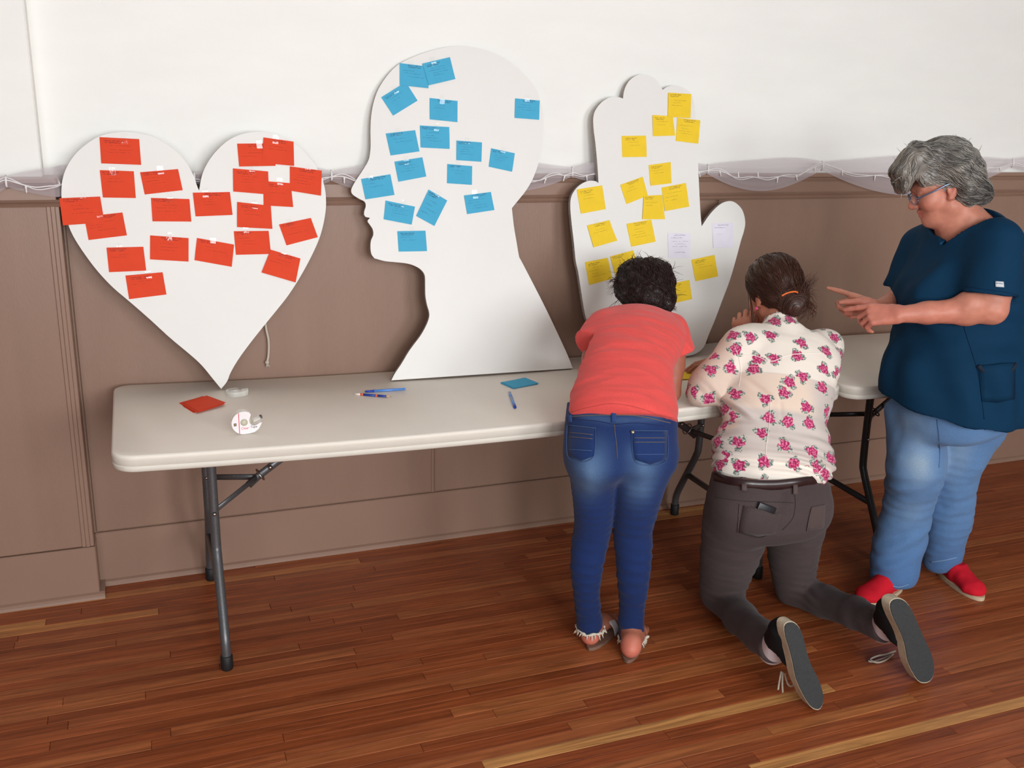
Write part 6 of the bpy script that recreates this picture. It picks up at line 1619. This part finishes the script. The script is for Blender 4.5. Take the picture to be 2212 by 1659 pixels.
    pk = patch('pocket', S2, ((2112, 789), (2192, 783), (2190, 862), (2120, 868)), M_scrub, top, 0.0035, 0.003, 6, navy, 4, 0.016)
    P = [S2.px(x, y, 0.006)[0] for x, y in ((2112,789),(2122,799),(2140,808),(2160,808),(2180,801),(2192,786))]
    M_dark = mat('pocket_opening_shade', srgb(10, 28, 48), 0.9, noise=0.05); tube_obj('pocket_shade_strip', smooth_path(P, 4), 0.0075, M_dark, pk, 8, 0.6)  # dark tube paints the shade inside the pocket opening
    M_tag = mat('woven_label', srgb(206, 210, 214), 0.7, noise=0.1, scale=200); M_tagi = mat('woven_label_ink', srgb(130, 140, 156), 0.7)
    lb = patch('sleeve_label', S2, ((2150, 608), (2167, 609), (2168, 621), (2150, 620)), M_tag, top, 0.0035, 0.002, 4)
    seam('label_mark', S2, ((2152,613),(2158,613),(2165,614)), M_tagi, lb, 0.0012, 0.0042, 3)
    # ---- glasses
    M_gl = mat('blue_grey_metal_frame', srgb(120, 140, 176), 0.22, 0.8)
    mt, nt, bs = node_mat('spectacle_lens'); bs.inputs['Alpha'].default_value = 0.14; bs.inputs['Roughness'].default_value = 0.03; bs.inputs['Base Color'].default_value = (0.9, 0.95, 1, 1); M_lens = mt
    gl = empty('glasses', g(0, 0.10, 0.0)); put_under(gl, body); gl.matrix_parent_inverse = Matrix.Identity(4); gl['label'] = 'thin blue-grey metal glasses'
    for q in (-1, 1):
        ring = [g(q*(0.035+0.023*math.cos(a)), 0.107-0.012*abs(math.cos(a)*0.5+0.5*1)*1.0*(1 if True else 0), -0.008+0.016*math.sin(a)) for a in np.linspace(0, 2*math.pi, 25)]
        tube_obj('rim', ring, 0.0013, M_gl, gl, 6)
        bm = bmesh.new(); vs = [bm.verts.new(p) for p in ring[:-1]]; bm.faces.new(vs); bm_obj('lens', bm, M_lens, gl)
        tube_obj('temple', smooth_path([g(q*0.060, 0.096, -0.004), g(q*0.074, 0.078, 0.001), g(q*0.083, 0.040, 0.006), g(q*0.084, 0.0, 0.012), g(q*0.082, -0.014, 0.004)], 4), 0.0024, M_gl, gl, 8, 0.6, fr[2])
    tube_obj('bridge', smooth_path([g(-0.012, 0.106, -0.004), g(0, 0.110, 0.001), g(0.012, 0.106, -0.004)], 4), 0.0013, M_gl, gl, 6)
    # ---- grey wavy hair
    hr = Field(hc-0.28, hc+0.28, 0.004)
    hr.ball(g(0, -0.020, 0.048), (0.088*sc, 0.104*sc, 0.090*sc), fr, 0.01)
    hr.ball(g(0, -0.078, -0.012), (0.074, 0.048, 0.062), fr, 0.05)
    for q in (-1, 1):
        hr.ball(g(q*0.056, -0.066, -0.048), (0.032, 0.040, 0.036), fr, 0.03)
        hr.ell(g(q*0.070, -0.045, 0.05), g(q*0.074, -0.050, -0.03), (0.030, 0.046), (0.020, 0.042), fr[1], 0.03)
        hr.ell(g(q*0.050, 0.050, 0.092), g(q*0.070, 0.064, 0.046), (0.030, 0.028), (0.014, 0.016), fr[1], 0.03)
    hr.ball(g(0, -0.10, -0.066), (0.060, 0.034, 0.030), fr, 0.03)
    hr.ball(g(0, 0.030, 0.094), (0.062, 0.052, 0.044), fr, 0.04); hr.ball(g(0, -0.02, 0.100), (0.05, 0.06, 0.034), fr, 0.05)
    # fringe sweeping over the brow
    for x in (-0.045, -0.015, 0.015, 0.045):
        hr.ell(g(x, 0.040, 0.128), g(x*1.1, 0.106, 0.088), (0.030, 0.026), (0.027, 0.023), fr[0], 0.03); hr.ell(g(x*1.1, 0.106, 0.088), g(x*1.15, 0.120, 0.034), (0.026, 0.021), (0.022, 0.010), fr[0], 0.02)
    V, F = hr.mesh(); Nn = normals_of(V, F)
    loc = (V-hc) @ fr.T
    V = V+Nn*(0.0045*noise3(V*30)+0.0028*np.sin(loc[:, 2]*120+loc[:, 1]*60+3*noise3(V*12)))[:, None]
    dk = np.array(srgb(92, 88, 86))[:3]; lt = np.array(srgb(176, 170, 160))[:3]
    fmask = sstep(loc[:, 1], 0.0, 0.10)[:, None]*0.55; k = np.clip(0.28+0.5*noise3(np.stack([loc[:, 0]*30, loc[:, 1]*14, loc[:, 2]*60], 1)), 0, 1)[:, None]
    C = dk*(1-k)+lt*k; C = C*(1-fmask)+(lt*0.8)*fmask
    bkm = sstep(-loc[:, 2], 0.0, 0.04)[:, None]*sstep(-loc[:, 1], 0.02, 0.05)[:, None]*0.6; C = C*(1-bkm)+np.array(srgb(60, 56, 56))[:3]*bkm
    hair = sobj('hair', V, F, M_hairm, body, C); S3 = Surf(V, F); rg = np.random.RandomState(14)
    idx = rg.choice(len(V), 2100, replace=False)
    crown = g(0, -0.03, 0.15)
    def flow(p, i, t):
        q = fr @ (p-hc)
        if q[1] > 0.01: v = A(0.15*np.sign(q[0])*0+0.1, 0.55 if q[2] > 0.09 else 0.12, -0.8) if q[1] > 0.06 else A(0.2*np.sign(q[0]), -0.55, -0.5)
        else: v = A(0.0, -0.75, -0.75) if q[2] > 0.0 else A(0.0, -0.6, -0.35)
        v = v+A(0, 0.30, 0.22)*math.sin(q[2]*95+q[1]*70+(i % 7)*0.25)
        return fr.T @ v
    ln = comb(S3, V[idx], flow, 9, 0.0095, 0.0035, 0.003, 4)
    for k in range(60):
        q = V[rg.randint(len(V))]; n = S3.near(q)[1]; L_ = rg.uniform(0.012, 0.03); cu = A(*rg.uniform(-1, 1, 3))*0.012; n2 = unit(n+A(*rg.uniform(-0.8, 0.8, 3)))
        ln.append([q+n2*L_*s_+cu*s_*s_ for s_ in np.linspace(0, 1, 6)])
    cols = []
    for l in ln:
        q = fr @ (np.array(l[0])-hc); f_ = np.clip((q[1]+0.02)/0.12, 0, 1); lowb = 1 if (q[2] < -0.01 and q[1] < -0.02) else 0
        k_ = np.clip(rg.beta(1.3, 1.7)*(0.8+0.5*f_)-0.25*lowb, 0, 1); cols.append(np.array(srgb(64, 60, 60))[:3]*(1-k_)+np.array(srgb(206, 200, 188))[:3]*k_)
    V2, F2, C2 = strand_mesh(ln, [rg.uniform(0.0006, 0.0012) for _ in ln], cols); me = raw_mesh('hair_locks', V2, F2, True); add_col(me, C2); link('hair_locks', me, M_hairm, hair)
person_scrubs()
